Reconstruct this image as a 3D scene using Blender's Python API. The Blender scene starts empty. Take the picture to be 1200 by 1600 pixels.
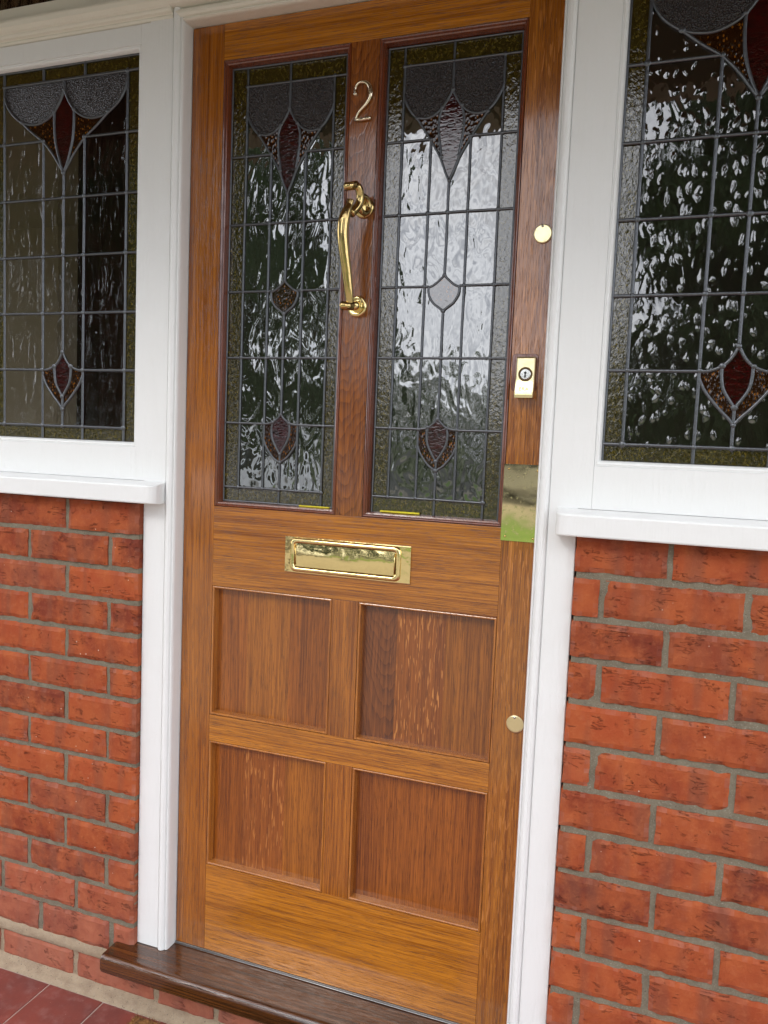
import bpy, bmesh, math, random
from mathutils import Vector, Matrix, noise

# ------------------------------------------------------------------ camera, world, sun, exposure
S = bpy.context.scene
COL = S.collection
RAD = math.radians

cam_d = bpy.data.cameras.new("camera")
cam = bpy.data.objects.new("camera", cam_d)
COL.objects.link(cam)
S.camera = cam
_r = Vector((0.93920728, 0.34091319, 0.04083984))
_u = Vector((-0.06730876, 0.06617338, 0.99553534))
_f = Vector((-0.33668861, 0.93776291, -0.08509696))
m = Matrix(((_r.x, _u.x, -_f.x, 0.9865), (_r.y, _u.y, -_f.y, -1.4302), (_r.z, _u.z, -_f.z, 1.1091), (0, 0, 0, 1)))
cam.matrix_world = m
cam_d.sensor_fit = 'VERTICAL'
cam_d.sensor_height = 36.0
cam_d.lens = 36.0 * 1234.5 / 1600.0
cam_d.clip_start = 0.05
cam_d.clip_end = 1000.0

SUN_EL, SUN_AZ = RAD(38), RAD(-24)      # sun in front of the house, a little to the left
world = bpy.data.worlds.new("World")
S.world = world
world.use_nodes = True
wn, wl = world.node_tree.nodes, world.node_tree.links
wn.clear()
wo = wn.new('ShaderNodeOutputWorld')
bg = wn.new('ShaderNodeBackground')
bg.inputs['Strength'].default_value = 0.15
sky = wn.new('ShaderNodeTexSky')
sky.sky_type = 'NISHITA'
sky.sun_disc = False
sky.sun_elevation = SUN_EL
sky.sun_rotation = math.pi - SUN_AZ
sky.air_density = 1.0
sky.dust_density = 2.5
tcw = wn.new('ShaderNodeTexCoord')
mpw = wn.new('ShaderNodeMapping')
mpw.inputs['Scale'].default_value = (1, 1, 2.6)
nzw = wn.new('ShaderNodeTexNoise')
nzw.inputs['Scale'].default_value = 2.6
nzw.inputs['Detail'].default_value = 9
nzw.inputs['Roughness'].default_value = 0.55
rmw = wn.new('ShaderNodeValToRGB')
nz2 = wn.new('ShaderNodeTexNoise')
nz2.inputs['Scale'].default_value = 9.0
nz2.inputs['Detail'].default_value = 6
nz2.inputs['Distortion'].default_value = 0.6
rm2 = wn.new('ShaderNodeValToRGB')
rm2.color_ramp.elements[0].position = 0.36
rm2.color_ramp.elements[1].position = 0.62
rm2.color_ramp.elements[0].color = (19, 20, 22.5, 1)
rm2.color_ramp.elements[1].color = (38, 39, 41, 1)
rmw.color_ramp.elements[0].position = 0.28
rmw.color_ramp.elements[1].position = 0.5
rmw.color_ramp.elements[0].color = (0.55, 0.55, 0.55, 1)
mxw = wn.new('ShaderNodeMixRGB')
wl.new(mpw.outputs['Vector'], nz2.inputs['Vector'])
wl.new(nz2.outputs['Fac'], rm2.inputs['Fac'])
wl.new(rm2.outputs['Color'], mxw.inputs[2])
wl.new(tcw.outputs['Generated'], mpw.inputs['Vector'])
wl.new(mpw.outputs['Vector'], nzw.inputs['Vector'])
wl.new(nzw.outputs['Fac'], rmw.inputs['Fac'])
wl.new(rmw.outputs['Color'], mxw.inputs['Fac'])
wl.new(sky.outputs['Color'], mxw.inputs[1])
wl.new(mxw.outputs['Color'], bg.inputs['Color'])
wl.new(bg.outputs['Background'], wo.inputs['Surface'])

sun_d = bpy.data.lights.new("sun", 'SUN')
sun_d.energy = 1.2
sun_d.angle = RAD(14)
sun_d.color = (1.0, 0.96, 0.9)
sun = bpy.data.objects.new("sun", sun_d)
COL.objects.link(sun)
_sd = Vector((math.sin(SUN_AZ) * math.cos(SUN_EL), -math.cos(SUN_AZ) * math.cos(SUN_EL), math.sin(SUN_EL)))
sun.rotation_euler = _sd.to_track_quat('Z', 'Y').to_euler()

S.view_settings.view_transform = 'Standard'
S.view_settings.look = 'None'
S.view_settings.gamma = 1
S.view_settings.exposure = -0.68
S.view_settings.use_curve_mapping = False
S.render.engine = 'CYCLES'
S.cycles.max_bounces = 8
S.cycles.transparent_max_bounces = 12

# ------------------------------------------------------------------ node helpers
class NT:
    def __init__(s, name):
        s.m = bpy.data.materials.new(name)
        s.m.use_nodes = True
        s.t = s.m.node_tree
        s.n, s.l = s.t.nodes, s.t.links
        s.n.clear()
        s.out = s.n.new('ShaderNodeOutputMaterial')

    def node(s, typ, **kw):
        n = s.n.new(typ)
        for k, v in kw.items():
            setattr(n, k, v)
        return n

    def link(s, a, b):
        s.l.new(a, b)

    def put(s, sock, v):
        if isinstance(v, bpy.types.NodeSocket):
            s.l.new(v, sock)
        else:
            sock.default_value = v

    def bsdf(s, **kw):
        b = s.n.new('ShaderNodeBsdfPrincipled')
        for k, v in kw.items():
            s.put(b.inputs[k.replace('_', ' ')], v)
        s.l.new(b.outputs[0], s.out.inputs['Surface'])
        return b

    def coord(s, rand=0.0):
        tc = s.node('ShaderNodeTexCoord')
        v = tc.outputs['Object']
        if rand:
            oi = s.node('ShaderNodeObjectInfo')
            mul = s.node('ShaderNodeVectorMath', operation='SCALE')
            cmb = s.node('ShaderNodeCombineXYZ')
            s.put(cmb.inputs[0], oi.outputs['Random'])
            mm = s.math('MULTIPLY', oi.outputs['Random'], 7.31)
            fr = s.math('FRACT', mm, 0)
            s.put(cmb.inputs[1], fr)
            m2 = s.math('FRACT', s.math('MULTIPLY', oi.outputs['Random'], 23.7), 0)
            s.put(cmb.inputs[2], m2)
            s.link(cmb.outputs[0], mul.inputs[0])
            mul.inputs['Scale'].default_value = rand
            ad = s.node('ShaderNodeVectorMath', operation='ADD')
            s.link(v, ad.inputs[0])
            s.link(mul.outputs[0], ad.inputs[1])
            v = ad.outputs[0]
        return v

    def map(s, v, scale=(1, 1, 1), loc=(0, 0, 0), rot=(0, 0, 0)):
        mp = s.node('ShaderNodeMapping')
        s.put(mp.inputs['Vector'], v)
        mp.inputs['Scale'].default_value = scale
        mp.inputs['Location'].default_value = loc
        mp.inputs['Rotation'].default_value = rot
        return mp.outputs[0]

    def noise(s, v, scale, detail=4, rough=0.5, dist=0.0, col=False):
        n = s.node('ShaderNodeTexNoise')
        s.put(n.inputs['Vector'], v)
        n.inputs['Scale'].default_value = scale
        n.inputs['Detail'].default_value = detail
        n.inputs['Roughness'].default_value = rough
        n.inputs['Distortion'].default_value = dist
        return n.outputs['Color' if col else 'Fac']

    def vor(s, v, scale, feature='F1', rnd=1.0, out='Distance'):
        n = s.node('ShaderNodeTexVoronoi', feature=feature)
        s.put(n.inputs['Vector'], v)
        n.inputs['Scale'].default_value = scale
        n.inputs['Randomness'].default_value = rnd
        return n.outputs[out]

    def ramp(s, f, stops, interp='LINEAR'):
        r = s.node('ShaderNodeValToRGB')
        s.put(r.inputs['Fac'], f)
        cr = r.color_ramp
        cr.interpolation = interp
        while len(cr.elements) < len(stops):
            cr.elements.new(0.5)
        for e, (p, c) in zip(cr.elements, stops):
            e.position = p
            e.color = (c, c, c, 1) if not isinstance(c, tuple) else (c[0], c[1], c[2], 1)
        return r.outputs['Color']

    def math(s, op, a, b=0.0, c=None):
        n = s.node('ShaderNodeMath', operation=op)
        s.put(n.inputs[0], a)
        s.put(n.inputs[1], b)
        if c is not None:
            s.put(n.inputs[2], c)
        return n.outputs[0]

    def mix(s, f, a, b, mode='MIX'):
        n = s.node('ShaderNodeMixRGB', blend_type=mode)
        s.put(n.inputs[0], f)
        for i, v in ((1, a), (2, b)):
            if isinstance(v, tuple):
                v = (v[0], v[1], v[2], 1)
            s.put(n.inputs[i], v)
        return n.outputs[0]

    def bump(s, h, dist, strength=1.0, normal=None):
        b = s.node('ShaderNodeBump')
        s.put(b.inputs['Height'], h)
        b.inputs['Distance'].default_value = dist
        b.inputs['Strength'].default_value = strength
        if normal:
            s.link(normal, b.inputs['Normal'])
        return b.outputs[0]


# ------------------------------------------------------------------ materials
def mat_oak(name, axis='z', style='straight', light=(0.42, 0.140, 0.015), dark=(0.130, 0.029, 0.004), gloss=0.25, fleck=0.0, rand=3.0):
    t = NT(name)
    v = t.coord(rand)
    if axis == 'x':
        v = t.map(v, rot=(0, RAD(90), 0))          # grain runs along x
    # slow wander of the grain
    wob = t.noise(t.map(v, (5, 5, 0.9)), 1.0, 2, 0.5, col=True)
    wv = t.node('ShaderNodeVectorMath', operation='SUBTRACT')
    t.put(wv.inputs[0], wob)
    wv.inputs[1].default_value = (0.5, 0.5, 0.5)
    ws = t.node('ShaderNodeVectorMath', operation='SCALE')
    t.link(wv.outputs[0], ws.inputs[0])
    ws.inputs['Scale'].default_value = {'straight': 0.02, 'cathedral': 0.07, 'fleck': 0.012}[style]
    vv = t.node('ShaderNodeVectorMath', operation='ADD')
    t.put(vv.inputs[0], v)
    t.link(ws.outputs[0], vv.inputs[1])
    g = vv.outputs[0]
    # growth rings: distance from a tilted pith line
    sx = t.node('ShaderNodeSeparateXYZ')
    t.link(g, sx.inputs[0])
    if style == 'cathedral':
        wig = t.noise(t.map(v, (11, 11, 3.2)), 1.0, 4, 0.55)
        r = t.math('ADD', t.math('MULTIPLY', sx.outputs['X'], sx.outputs['X']), 0.0)
        a = t.math('MULTIPLY', t.math('SINE', t.math('MULTIPLY', sx.outputs['X'], 42.0)), 0.09)
        rr = t.math('ADD', t.math('ADD', a, t.math('MULTIPLY', sx.outputs['Z'], 1.0)), t.math('MULTIPLY', wig, 0.30))
        ring = t.math('FRACT', t.math('MULTIPLY', rr, 30.0), 0)
        ringv = t.ramp(ring, [(0, 1.0), (0.10, 0.25), (0.5, 0.45), (0.9, 0.8), (1.0, 1.0)])
    else:
        n1 = t.noise(t.map(g, (110, 110, 1.7)), 1.0, 4, 0.62)
        ringv = t.ramp(n1, [(0.38, 0.0), (0.5, 0.4), (0.60, 1.0)])
    fine = t.noise(t.map(g, (430, 430, 4.5)), 1.0, 4, 0.75)
    finev = t.ramp(fine, [(0.42, 0.0), (0.58, 1.0)])
    broad = t.noise(t.map(v, (9, 9, 1.6)), 1.0, 3, 0.55)
    fac = t.math('ADD', t.math('MULTIPLY', ringv, 0.48 if style == 'cathedral' else 0.30 if axis == 'z' else 0.38), t.math('MULTIPLY', finev, 0.5))
    fac = t.math('ADD', fac, t.math('MULTIPLY', t.math('SUBTRACT', broad, 0.5), 0.75))
    oi = t.node('ShaderNodeObjectInfo')
    fac = t.math('ADD', fac, t.math('MULTIPLY', t.math('SUBTRACT', oi.outputs['Random'], 0.5), 0.22))
    col = t.mix(fac, light, dark)
    # pores, short dark dashes
    po = t.noise(t.map(g, (560, 560, 24)), 1.0, 3, 0.7)
    pov = t.ramp(po, [(0.54, 0.0), (0.64, 1.0)])
    col = t.mix(t.math('MULTIPLY', pov, 0.6), col, (0.06, 0.015, 0.004))
    if fleck:
        fl = t.noise(t.map(g, (330, 330, 30), rot=(0, RAD(-20), 0)), 1.0, 1, 0.4, 0.35)
        f1 = t.ramp(fl, [(0.61, 0.0), (0.66, 1.0)])
        brk = t.ramp(t.noise(t.map(v, (9, 9, 6)), 1.0, 2, 0.5), [(0.30, 0.2), (0.55, 1.0)])
        ff = t.math('MULTIPLY', t.math('MULTIPLY', f1, brk), fleck)
        col = t.mix(ff, col, (0.52, 0.20, 0.045))
    h = t.math('SUBTRACT', t.math('MULTIPLY', fine, 0.5), t.math('MULTIPLY', pov, 0.8))
    h = t.math('SUBTRACT', h, t.math('MULTIPLY', ringv, 0.9 if style == 'cathedral' else 0.25))
    nb = t.bump(h, 0.0002, 1.0)
    nc = t.bump(h, 0.00007, 1.0)
    ro = t.math('ADD', t.math('MULTIPLY', pov, 0.12), gloss)
    t.bsdf(Base_Color=col, Roughness=ro, Normal=nb, Specular_IOR_Level=0.25, Coat_Weight=0.9, Coat_Roughness=0.10, Coat_IOR=1.6, Coat_Normal=nc)
    return t.m


def mat_paint(name, col=(0.80, 0.805, 0.80)):
    t = NT(name)
    v = t.coord()
    br = t.noise(t.map(v, (260, 260, 6)), 1.0, 3, 0.6)
    lo = t.noise(v, 9, 4, 0.6)
    dirt = t.ramp(t.noise(v, 55, 5, 0.7), [(0.70, 0.0), (0.78, 1.0)])
    c = t.mix(t.math('MULTIPLY', lo, 0.22), col, (col[0] * .86, col[1] * .86, col[2] * .83))
    c = t.mix(t.math('MULTIPLY', dirt, 0.25), c, (0.48, 0.45, 0.40))
    nb = t.bump(t.math('ADD', t.math('MULTIPLY', br, 0.8), t.math('MULTIPLY', t.noise(v, 30, 3, .5), 1.2)), 0.0008, 1.0)
    t.bsdf(Base_Color=c, Roughness=0.36, Normal=nb)
    return t.m


def mat_brick(name):
    t = NT(name)
    v = t.coord()
    at = t.node('ShaderNodeAttribute', attribute_name='tone')
    sep = t.node('ShaderNodeSeparateColor')
    t.link(at.outputs['Color'], sep.inputs[0])
    tone, off, pale = sep.outputs[0], sep.outputs[1], sep.outputs[2]
    ofv = t.node('ShaderNodeCombineXYZ')
    t.put(ofv.inputs[0], t.math('MULTIPLY', off, 9.0))
    t.put(ofv.inputs[2], t.math('MULTIPLY', tone, 5.0))
    va = t.node('ShaderNodeVectorMath', operation='ADD')
    t.put(va.inputs[0], v)
    t.link(ofv.outputs[0], va.inputs[1])
    g = va.outputs[0]
    n1 = t.noise(g, 16, 5, 0.62)
    n2 = t.noise(g, 70, 5, 0.7)
    base = t.mix(tone, (0.345, 0.068, 0.023), (0.150, 0.030, 0.017))
    base = t.mix(t.ramp(n1, [(0.38, 0.0), (0.64, 1.0)]), base, (0.38, 0.092, 0.030))
    # kiss marks: darker blue-brown vertical bands on some bricks
    kb = t.noise(t.map(g, (26, 1, 3)), 1.0, 2, 0.4)
    base = t.mix(t.math('MULTIPLY', t.ramp(kb, [(0.50, 0.0), (0.66, 1.0)]), 0.55), base, (0.19, 0.065, 0.038))
    base = t.mix(t.math('MULTIPLY', t.ramp(n2, [(0.52, 0.0), (0.75, 1.0)]), 0.28), base, (0.55, 0.20, 0.085))
    # dragged creases
    cr = t.noise(t.map(g, (17, 17, 70), rot=(0, RAD(8), 0)), 1.0, 5, 0.62, 1.1)
    crl = t.ramp(t.math('ABSOLUTE', t.math('SUBTRACT', cr, 0.5)), [(0.0, 1.0), (0.008, 0.9), (0.016, 0.0)])
    crm = t.ramp(t.noise(g, 26, 4, 0.65), [(0.53, 0.0), (0.60, 1.0)])
    crease = t.math('MULTIPLY', crl, crm)
    base = t.mix(t.math('MULTIPLY', crease, 0.32), base, (0.10, 0.022, 0.014))
    # pale lime bloom and white specks
    base = t.mix(t.math('MULTIPLY', pale, t.ramp(n1, [(0.3, 0.35), (0.7, 0.75)])), base, (0.37, 0.165, 0.125))
    sp = t.vor(t.map(v, (1, 1, 1)), 46)
    spv = t.ramp(sp, [(0.045, 1.0), (0.07, 0.0)])
    base = t.mix(t.math('MULTIPLY', spv, t.ramp(t.noise(v, 11, 2, .5), [(0.52, 0.0), (0.6, 0.85)])), base, (0.70, 0.62, 0.52))
    sc = t.ramp(t.noise(t.map(v, (60, 60, 190)), 1.0, 4, 0.7), [(0.70, 0.0), (0.76, 1.0)])
    base = t.mix(t.math('MULTIPLY', sc, 0.45), base, (0.62, 0.40, 0.27))
    h = t.math('ADD', t.math('MULTIPLY', n2, 0.7), t.math('MULTIPLY', t.noise(g, 320, 3, 0.7), 0.3))
    h = t.math('SUBTRACT', h, t.math('MULTIPLY', crease, 1.2))
    nb = t.bump(h, 0.0022, 0.9)
    t.bsdf(Base_Color=base, Roughness=0.85, Normal=nb, Specular_IOR_Level=0.2)
    return t.m


def mat_mortar(name, col=(0.205, 0.178, 0.125), alt=(0.135, 0.112, 0.078)):
    t = NT(name)
    v = t.coord()
    n1 = t.noise(v, 34, 5, 0.65)
    n2 = t.noise(v, 420, 3, 0.7)
    c = t.mix(t.ramp(n1, [(0.3, 0.0), (0.7, 1.0)]), col, alt)
    c = t.mix(t.math('MULTIPLY', t.ramp(n2, [(0.55, 0.0), (0.68, 1.0)]), 0.55), c, (0.36, 0.33, 0.27))
    c = t.mix(t.math('MULTIPLY', t.ramp(t.noise(v, 260, 2, .5), [(0.66, 0.0), (0.72, 1.0)]), 0.7), c, (0.045, 0.04, 0.03))
    nb = t.bump(t.math('ADD', n1, t.math('MULTIPLY', n2, 0.35)), 0.003, 0.9)
    t.bsdf(Base_Color=c, Roughness=0.95, Normal=nb)
    return t.m


def mat_metal(name, col, rough=0.12, bumpd=0.0004, nscale=30, grime=0.12):
    t = NT(name)
    v = t.coord()
    n1 = t.noise(v, nscale, 3, 0.5)
    gr = t.ramp(t.noise(v, 140, 4, 0.7), [(0.55, 0.0), (0.75, 1.0)])
    c = t.mix(t.math('MULTIPLY', gr, grime), col, (col[0] * .35, col[1] * .3, col[2] * .25))
    ro = t.math('ADD', t.math('MULTIPLY', gr, 0.16), rough)
    t.bsdf(Base_Color=c, Metallic=1.0, Roughness=ro, Normal=t.bump(n1, bumpd, 1.0))
    return t.m


def mat_glass(name, kind):
    t = NT(name)
    v = t.coord()
    body, bodyw, tint, ior, rough = (0.034, 0.040, 0.026), 0.5, (0.50, 0.53, 0.46), 2.5, 0.02
    if kind == 'reamy':                      # door lights
        a = t.noise(t.map(v, (30, 1, 15)), 1.0, 1, 0.35, 1.5)
        b = t.noise(t.map(v, (58, 1, 27)), 1.0, 1, 0.3, 0.9)
        k = t.ramp(t.noise(t.map(v, (16, 1, 9)), 1.0, 2, 0.5), [(0.40, 0.25), (0.62, 1.0)])
        nb = t.bump(t.math('ADD', t.math('MULTIPLY', a, 0.75), t.math('MULTIPLY', t.math('MULTIPLY', b, k), 0.62)), 0.0013)
    elif kind == 'droplet':                  # side windows: small raised drops
        dv = t.map(v, (72, 1, 40), rot=(0, RAD(-10), 0))
        ds = t.noise(t.map(v, (40, 1, 40)), 1.0, 1, 0.5, col=True)
        ad = t.node('ShaderNodeVectorMath', operation='ADD')
        t.put(ad.inputs[0], dv)
        t.put(ad.inputs[1], ds)
        d = t.node('ShaderNodeTexVoronoi', feature='F1')
        t.put(d.inputs['Vector'], ad.outputs[0])
        d.inputs['Scale'].default_value = 1.0
        a = t.noise(t.map(v, (36, 1, 15)), 1.0, 2, 0.5, 0.8)
        dr = t.ramp(d.outputs['Distance'], [(0.0, 1.0), (0.14, 0.75), (0.30, 0.12), (0.42, 0.0)], 'B_SPLINE')
        hh = t.math('ADD', t.math('MULTIPLY', dr, 0.70), t.math('MULTIPLY', a, 0.28))
        nb = t.bump(hh, 0.0016)
        tint = (0.62, 0.60, 0.54)
        body, bodyw, ior = (0.026, 0.022, 0.016), 0.35, 2.2
    elif kind == 'calm':
        a = t.noise(t.map(v, (46, 1, 15)), 1.0, 2, 0.5, 1.0)
        hb = t.ramp(t.vor(t.map(v, (70, 1, 35)), 1.0), [(0.0, 1.0), (0.22, 0.0)])
        nb = t.bump(t.math('ADD', a, t.math('MULTIPLY', hb, 0.12)), 0.0026)
        tint = (0.74, 0.70, 0.62)
        body, bodyw, ior = (0.020, 0.018, 0.014), 0.08, 1.5
    elif kind == 'amber':
        a = t.noise(t.map(v, (150, 1, 110)), 1.0, 3, 0.6, 0.8)
        b = t.vor(v, 120)
        nb = t.bump(t.math('ADD', a, t.math('MULTIPLY', b, 0.25)), 0.0005)
        spk = t.ramp(t.noise(t.map(v, (200, 1, 140)), 1.0, 4, 0.75, 0.8), [(0.48, 0.0), (0.68, 1.0)])
        body = t.mix(spk, (0.026, 0.020, 0.003), (0.145, 0.110, 0.018))
        bodyw, tint, ior, rough = 0.85, (0.30, 0.22, 0.04), 1.9, 0.04
    elif kind == 'stipple':
        b = t.vor(v, 330)
        nb = t.bump(t.math('ADD', b, t.math('MULTIPLY', t.noise(v, 200, 3, .6), 0.5)), 0.0012)
        body = t.mix(t.ramp(b, [(0.08, 0.0), (0.5, 1.0)]), (0.060, 0.047, 0.046), (0.018, 0.014, 0.015))
        bodyw, tint, ior, rough = 0.9, (0.2, 0.17, 0.17), 1.5, 0.14
    elif kind == 'petal':
        b = t.vor(t.map(v, (1, 1, 0.6)), 190)
        nb = t.bump(b, 0.0006)
        body = t.mix(t.ramp(b, [(0.12, 1.0), (0.34, 0.0)]), (0.020, 0.006, 0.001), (0.24, 0.085, 0.008))
        bodyw, tint, ior, rough = 0.85, (0.3, 0.1, 0.01), 1.5, 0.05
    elif kind == 'lilac':
        a = t.noise(t.map(v, (90, 1, 90)), 1.0, 2, 0.5, 0.8)
        nb = t.bump(a, 0.00035)
        b = t.vor(t.map(v, (1, 1, 0.6)), 190)
        body = t.mix(t.ramp(b, [(0.12, 1.0), (0.34, 0.0)]), (0.020, 0.006, 0.001), (0.20, 0.075, 0.010))
        bodyw, tint, ior, rough = 0.9, (0.3, 0.1, 0.01), 2.1, 0.05
    elif kind == 'ruby':
        a = t.noise(t.map(v, (70, 1, 190)), 1.0, 2, 0.5, 0.9)
        nb = t.bump(a, 0.0004)
        body = t.mix(t.ramp(a, [(0.35, 0.0), (0.7, 1.0)]), (0.010, 0.0004, 0.001), (0.042, 0.001, 0.002))
        bodyw, tint, ior, rough = 0.9, (0.3, 0.01, 0.01), 1.7, 0.03
    fr = t.node('ShaderNodeFresnel')
    fr.inputs['IOR'].default_value = ior
    t.link(nb, fr.inputs['Normal'])
    gl = t.node('ShaderNodeBsdfGlossy')
    gl.inputs['Roughness'].default_value = rough
    gl.inputs['Color'].default_value = (1, 1, 1, 1)
    t.link(nb, gl.inputs['Normal'])
    df = t.node('ShaderNodeBsdfDiffuse')
    t.put(df.inputs['Color'], body if not isinstance(body, tuple) else (*body, 1))
    tr = t.node('ShaderNodeBsdfTransparent')
    tr.inputs['Color'].default_value = (*tint, 1)
    if kind in ('reamy', 'calm', 'droplet'):
        rf = t.node('ShaderNodeBsdfRefraction')
        rf.inputs['IOR'].default_value = 1.12
        rf.inputs['Roughness'].default_value = 0.05
        rf.inputs['Color'].default_value = (*tint, 1)
        t.link(nb, rf.inputs['Normal'])
        mm = t.node('ShaderNodeMixShader')
        mm.inputs[0].default_value = 0.35 if kind == 'calm' else 0.6
        t.link(tr.outputs[0], mm.inputs[1])
        t.link(rf.outputs[0], mm.inputs[2])
        thru = mm.outputs[0]
    else:
        thru = tr.outputs[0]
    m1 = t.node('ShaderNodeMixShader')
    m1.inputs[0].default_value = bodyw
    t.link(thru, m1.inputs[1])
    t.link(df.outputs[0], m1.inputs[2])
    m2 = t.node('ShaderNodeMixShader')
    t.link(fr.outputs[0], m2.inputs[0])
    t.link(m1.outputs[0], m2.inputs[1])
    t.link(gl.outputs[0], m2.inputs[2])
    t.link(m2.outputs[0], t.out.inputs['Surface'])
    return t.m


def mat_simple(name, col, rough=0.6, alt=None, scale=20, bumpd=0.0, metal=0.0, coat=0.0):
    t = NT(name)
    v = t.coord()
    n = t.noise(v, scale, 5, 0.6)
    c = t.mix(t.ramp(n, [(0.35, 0.0), (0.65, 1.0)]), col, alt or tuple(x * 0.75 for x in col))
    kw = dict(Base_Color=c, Roughness=rough, Metallic=metal, Coat_Weight=coat)
    if bumpd:
        kw['Normal'] = t.bump(n, bumpd, 1.0)
    t.bsdf(**kw)
    return t.m


def mat_tile(name):
    t = NT(name)
    v = t.coord()
    n = t.noise(v, 7, 5, 0.6)
    n2 = t.noise(v, 45, 5, 0.65)
    c = t.mix(t.ramp(n, [(0.35, 0.0), (0.62, 1.0)]), (0.235, 0.055, 0.040), (0.155, 0.045, 0.038))
    c = t.mix(t.math('MULTIPLY', t.ramp(n2, [(0.5, 0.0), (0.75, 1.0)]), 0.35), c, (0.34, 0.19, 0.17))
    sp = t.ramp(t.vor(v, 60), [(0.03, 1.0), (0.05, 0.0)])
    c = t.mix(t.math('MULTIPLY', sp, 0.6), c, (0.6, 0.5, 0.45))
    t.bsdf(Base_Color=c, Roughness=t.math('ADD', 0.28, t.math('MULTIPLY', n2, 0.35)), Normal=t.bump(n, 0.004, 0.8))
    return t.m


def mat_leaf(name, a, b):
    t = NT(name)
    at = t.node('ShaderNodeAttribute', attribute_name='tone')
    sep = t.node('ShaderNodeSeparateColor')
    t.link(at.outputs['Color'], sep.inputs[0])
    c = t.mix(sep.outputs[0], a, b)
    t.bsdf(Base_Color=c, Roughness=0.6)
    return t.m


M = {}
M['oak_z'] = mat_oak('oak_upright', 'z')
M['oak_zf'] = mat_oak('oak_upright_fleck', 'z', 'fleck', light=(0.43, 0.152, 0.016), dark=(0.150, 0.037, 0.005), fleck=0.75)
M['oak_zc'] = mat_oak('oak_upright_cathedral', 'z', 'cathedral', light=(0.35, 0.108, 0.017), dark=(0.075, 0.018, 0.005))
M['oak_x'] = mat_oak('oak_rail', 'x', light=(0.52, 0.190, 0.018), dark=(0.175, 0.045, 0.005))
M['oak_panel'] = mat_oak('oak_panel_plain', 'z', light=(0.34, 0.098, 0.010), dark=(0.100, 0.022, 0.003), gloss=0.3)
M['oak_panel_f'] = mat_oak('oak_panel_fleck', 'z', 'fleck', light=(0.32, 0.094, 0.013), dark=(0.13, 0.029, 0.005), fleck=0.9, gloss=0.3)
M['oak_panel_c'] = mat_oak('oak_panel_figured', 'z', 'cathedral', light=(0.25, 0.072, 0.014), dark=(0.070, 0.018, 0.006), gloss=0.3)
M['oak_panel_l'] = mat_oak('oak_panel_pale', 'z', light=(0.38, 0.124, 0.013), dark=(0.125, 0.031, 0.004), gloss=0.3)
M['oak_mould'] = mat_oak('oak_moulding', 'z', light=(0.46, 0.17, 0.030), dark=(0.22, 0.060, 0.012), gloss=0.22)
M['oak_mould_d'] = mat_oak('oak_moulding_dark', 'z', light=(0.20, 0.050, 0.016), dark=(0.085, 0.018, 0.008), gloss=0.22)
M['oak_sill'] = mat_oak('dark_oak_threshold', 'x', light=(0.135, 0.043, 0.008), dark=(0.005, 0.0022, 0.0015), gloss=0.14)
M['paint'] = mat_paint('white_gloss_paint')
M['paint_warm_shade'] = mat_paint('white_paint_warm_shade', (0.76, 0.73, 0.64))  # white paint with the warm, dimmer light at the top put into its colour
M['brick'] = mat_brick('red_brick')
M['mortar'] = mat_mortar('grey_mortar')
M['mortar_pale'] = mat_mortar('pale_mortar', (0.37, 0.285, 0.19), (0.25, 0.18, 0.12))
M['brass'] = mat_metal('polished_brass', (0.84, 0.68, 0.33), 0.09, 0.0012, 26, 0.12)
M['brass_old'] = mat_metal('lacquered_brass', (0.55, 0.40, 0.17), 0.16, 0.0006, 40, 0.35)
M['brass_plate'] = mat_metal('brass_sheet', (0.87, 0.74, 0.42), 0.045, 0.00035, 9, 0.05)
M['brass_flat'] = mat_metal('brushed_brass', (0.86, 0.74, 0.44), 0.30, 0.0003, 60, 0.08)
M['nickel'] = mat_metal('satin_nickel', (0.76, 0.64, 0.46), 0.18, 0.0003, 40, 0.15)
M['engraved'] = mat_metal('engraved_brass', (0.16, 0.11, 0.05), 0.4)
M['steel'] = mat_metal('keyway_steel', (0.6, 0.6, 0.58), 0.25)
M['alu'] = mat_metal('weather_strip_metal', (0.45, 0.44, 0.43), 0.4, 0.0003, 60, 0.3)
M['lead'] = mat_metal('lead_came', (0.13, 0.135, 0.145), 0.38, 0.0006, 160, 0.3)
M['black'] = mat_simple('black_void', (0.01, 0.009, 0.008), 0.7)
for k in ('reamy', 'droplet', 'calm', 'amber', 'stipple', 'petal', 'ruby', 'lilac'):
    M['g_' + k] = mat_glass('glass_' + k, k)
M['porch_timber'] = mat_simple('porch_timber', (0.30, 0.20, 0.11), 0.6, (0.20, 0.13, 0.07), 14)
M['tile'] = mat_tile('red_quarry_tile')
M['grout'] = mat_mortar('tile_grout', (0.46, 0.36, 0.31), (0.34, 0.25, 0.21))
M['yellow'] = mat_simple('yellow_tape', (0.75, 0.66, 0.02), 0.6, (0.62, 0.5, 0.03), 60)
M['coir'] = mat_simple('coir', (0.30, 0.135, 0.038), 0.95, (0.10, 0.042, 0.015), 90)
M['blue'] = mat_simple('blue_cloth', (0.015, 0.02, 0.16), 0.8)
M['plaster'] = mat_simple('hall_plaster', (0.60, 0.54, 0.43), 0.9, (0.56, 0.50, 0.40), 6)
M['curtain'] = mat_simple('brown_curtain', (0.15, 0.045, 0.035), 0.95, (0.06, 0.020, 0.016), 8)
M['hallfloor'] = mat_simple('hall_floor', (0.12, 0.06, 0.03), 0.6)
M['grass'] = mat_simple('lawn_grass', (0.16, 0.27, 0.035), 0.9, (0.09, 0.17, 0.02), 1.3, 0.02)
M['ground'] = mat_simple('far_ground', (0.10, 0.13, 0.05), 0.9, (0.16, 0.15, 0.09), 0.2)
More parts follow.
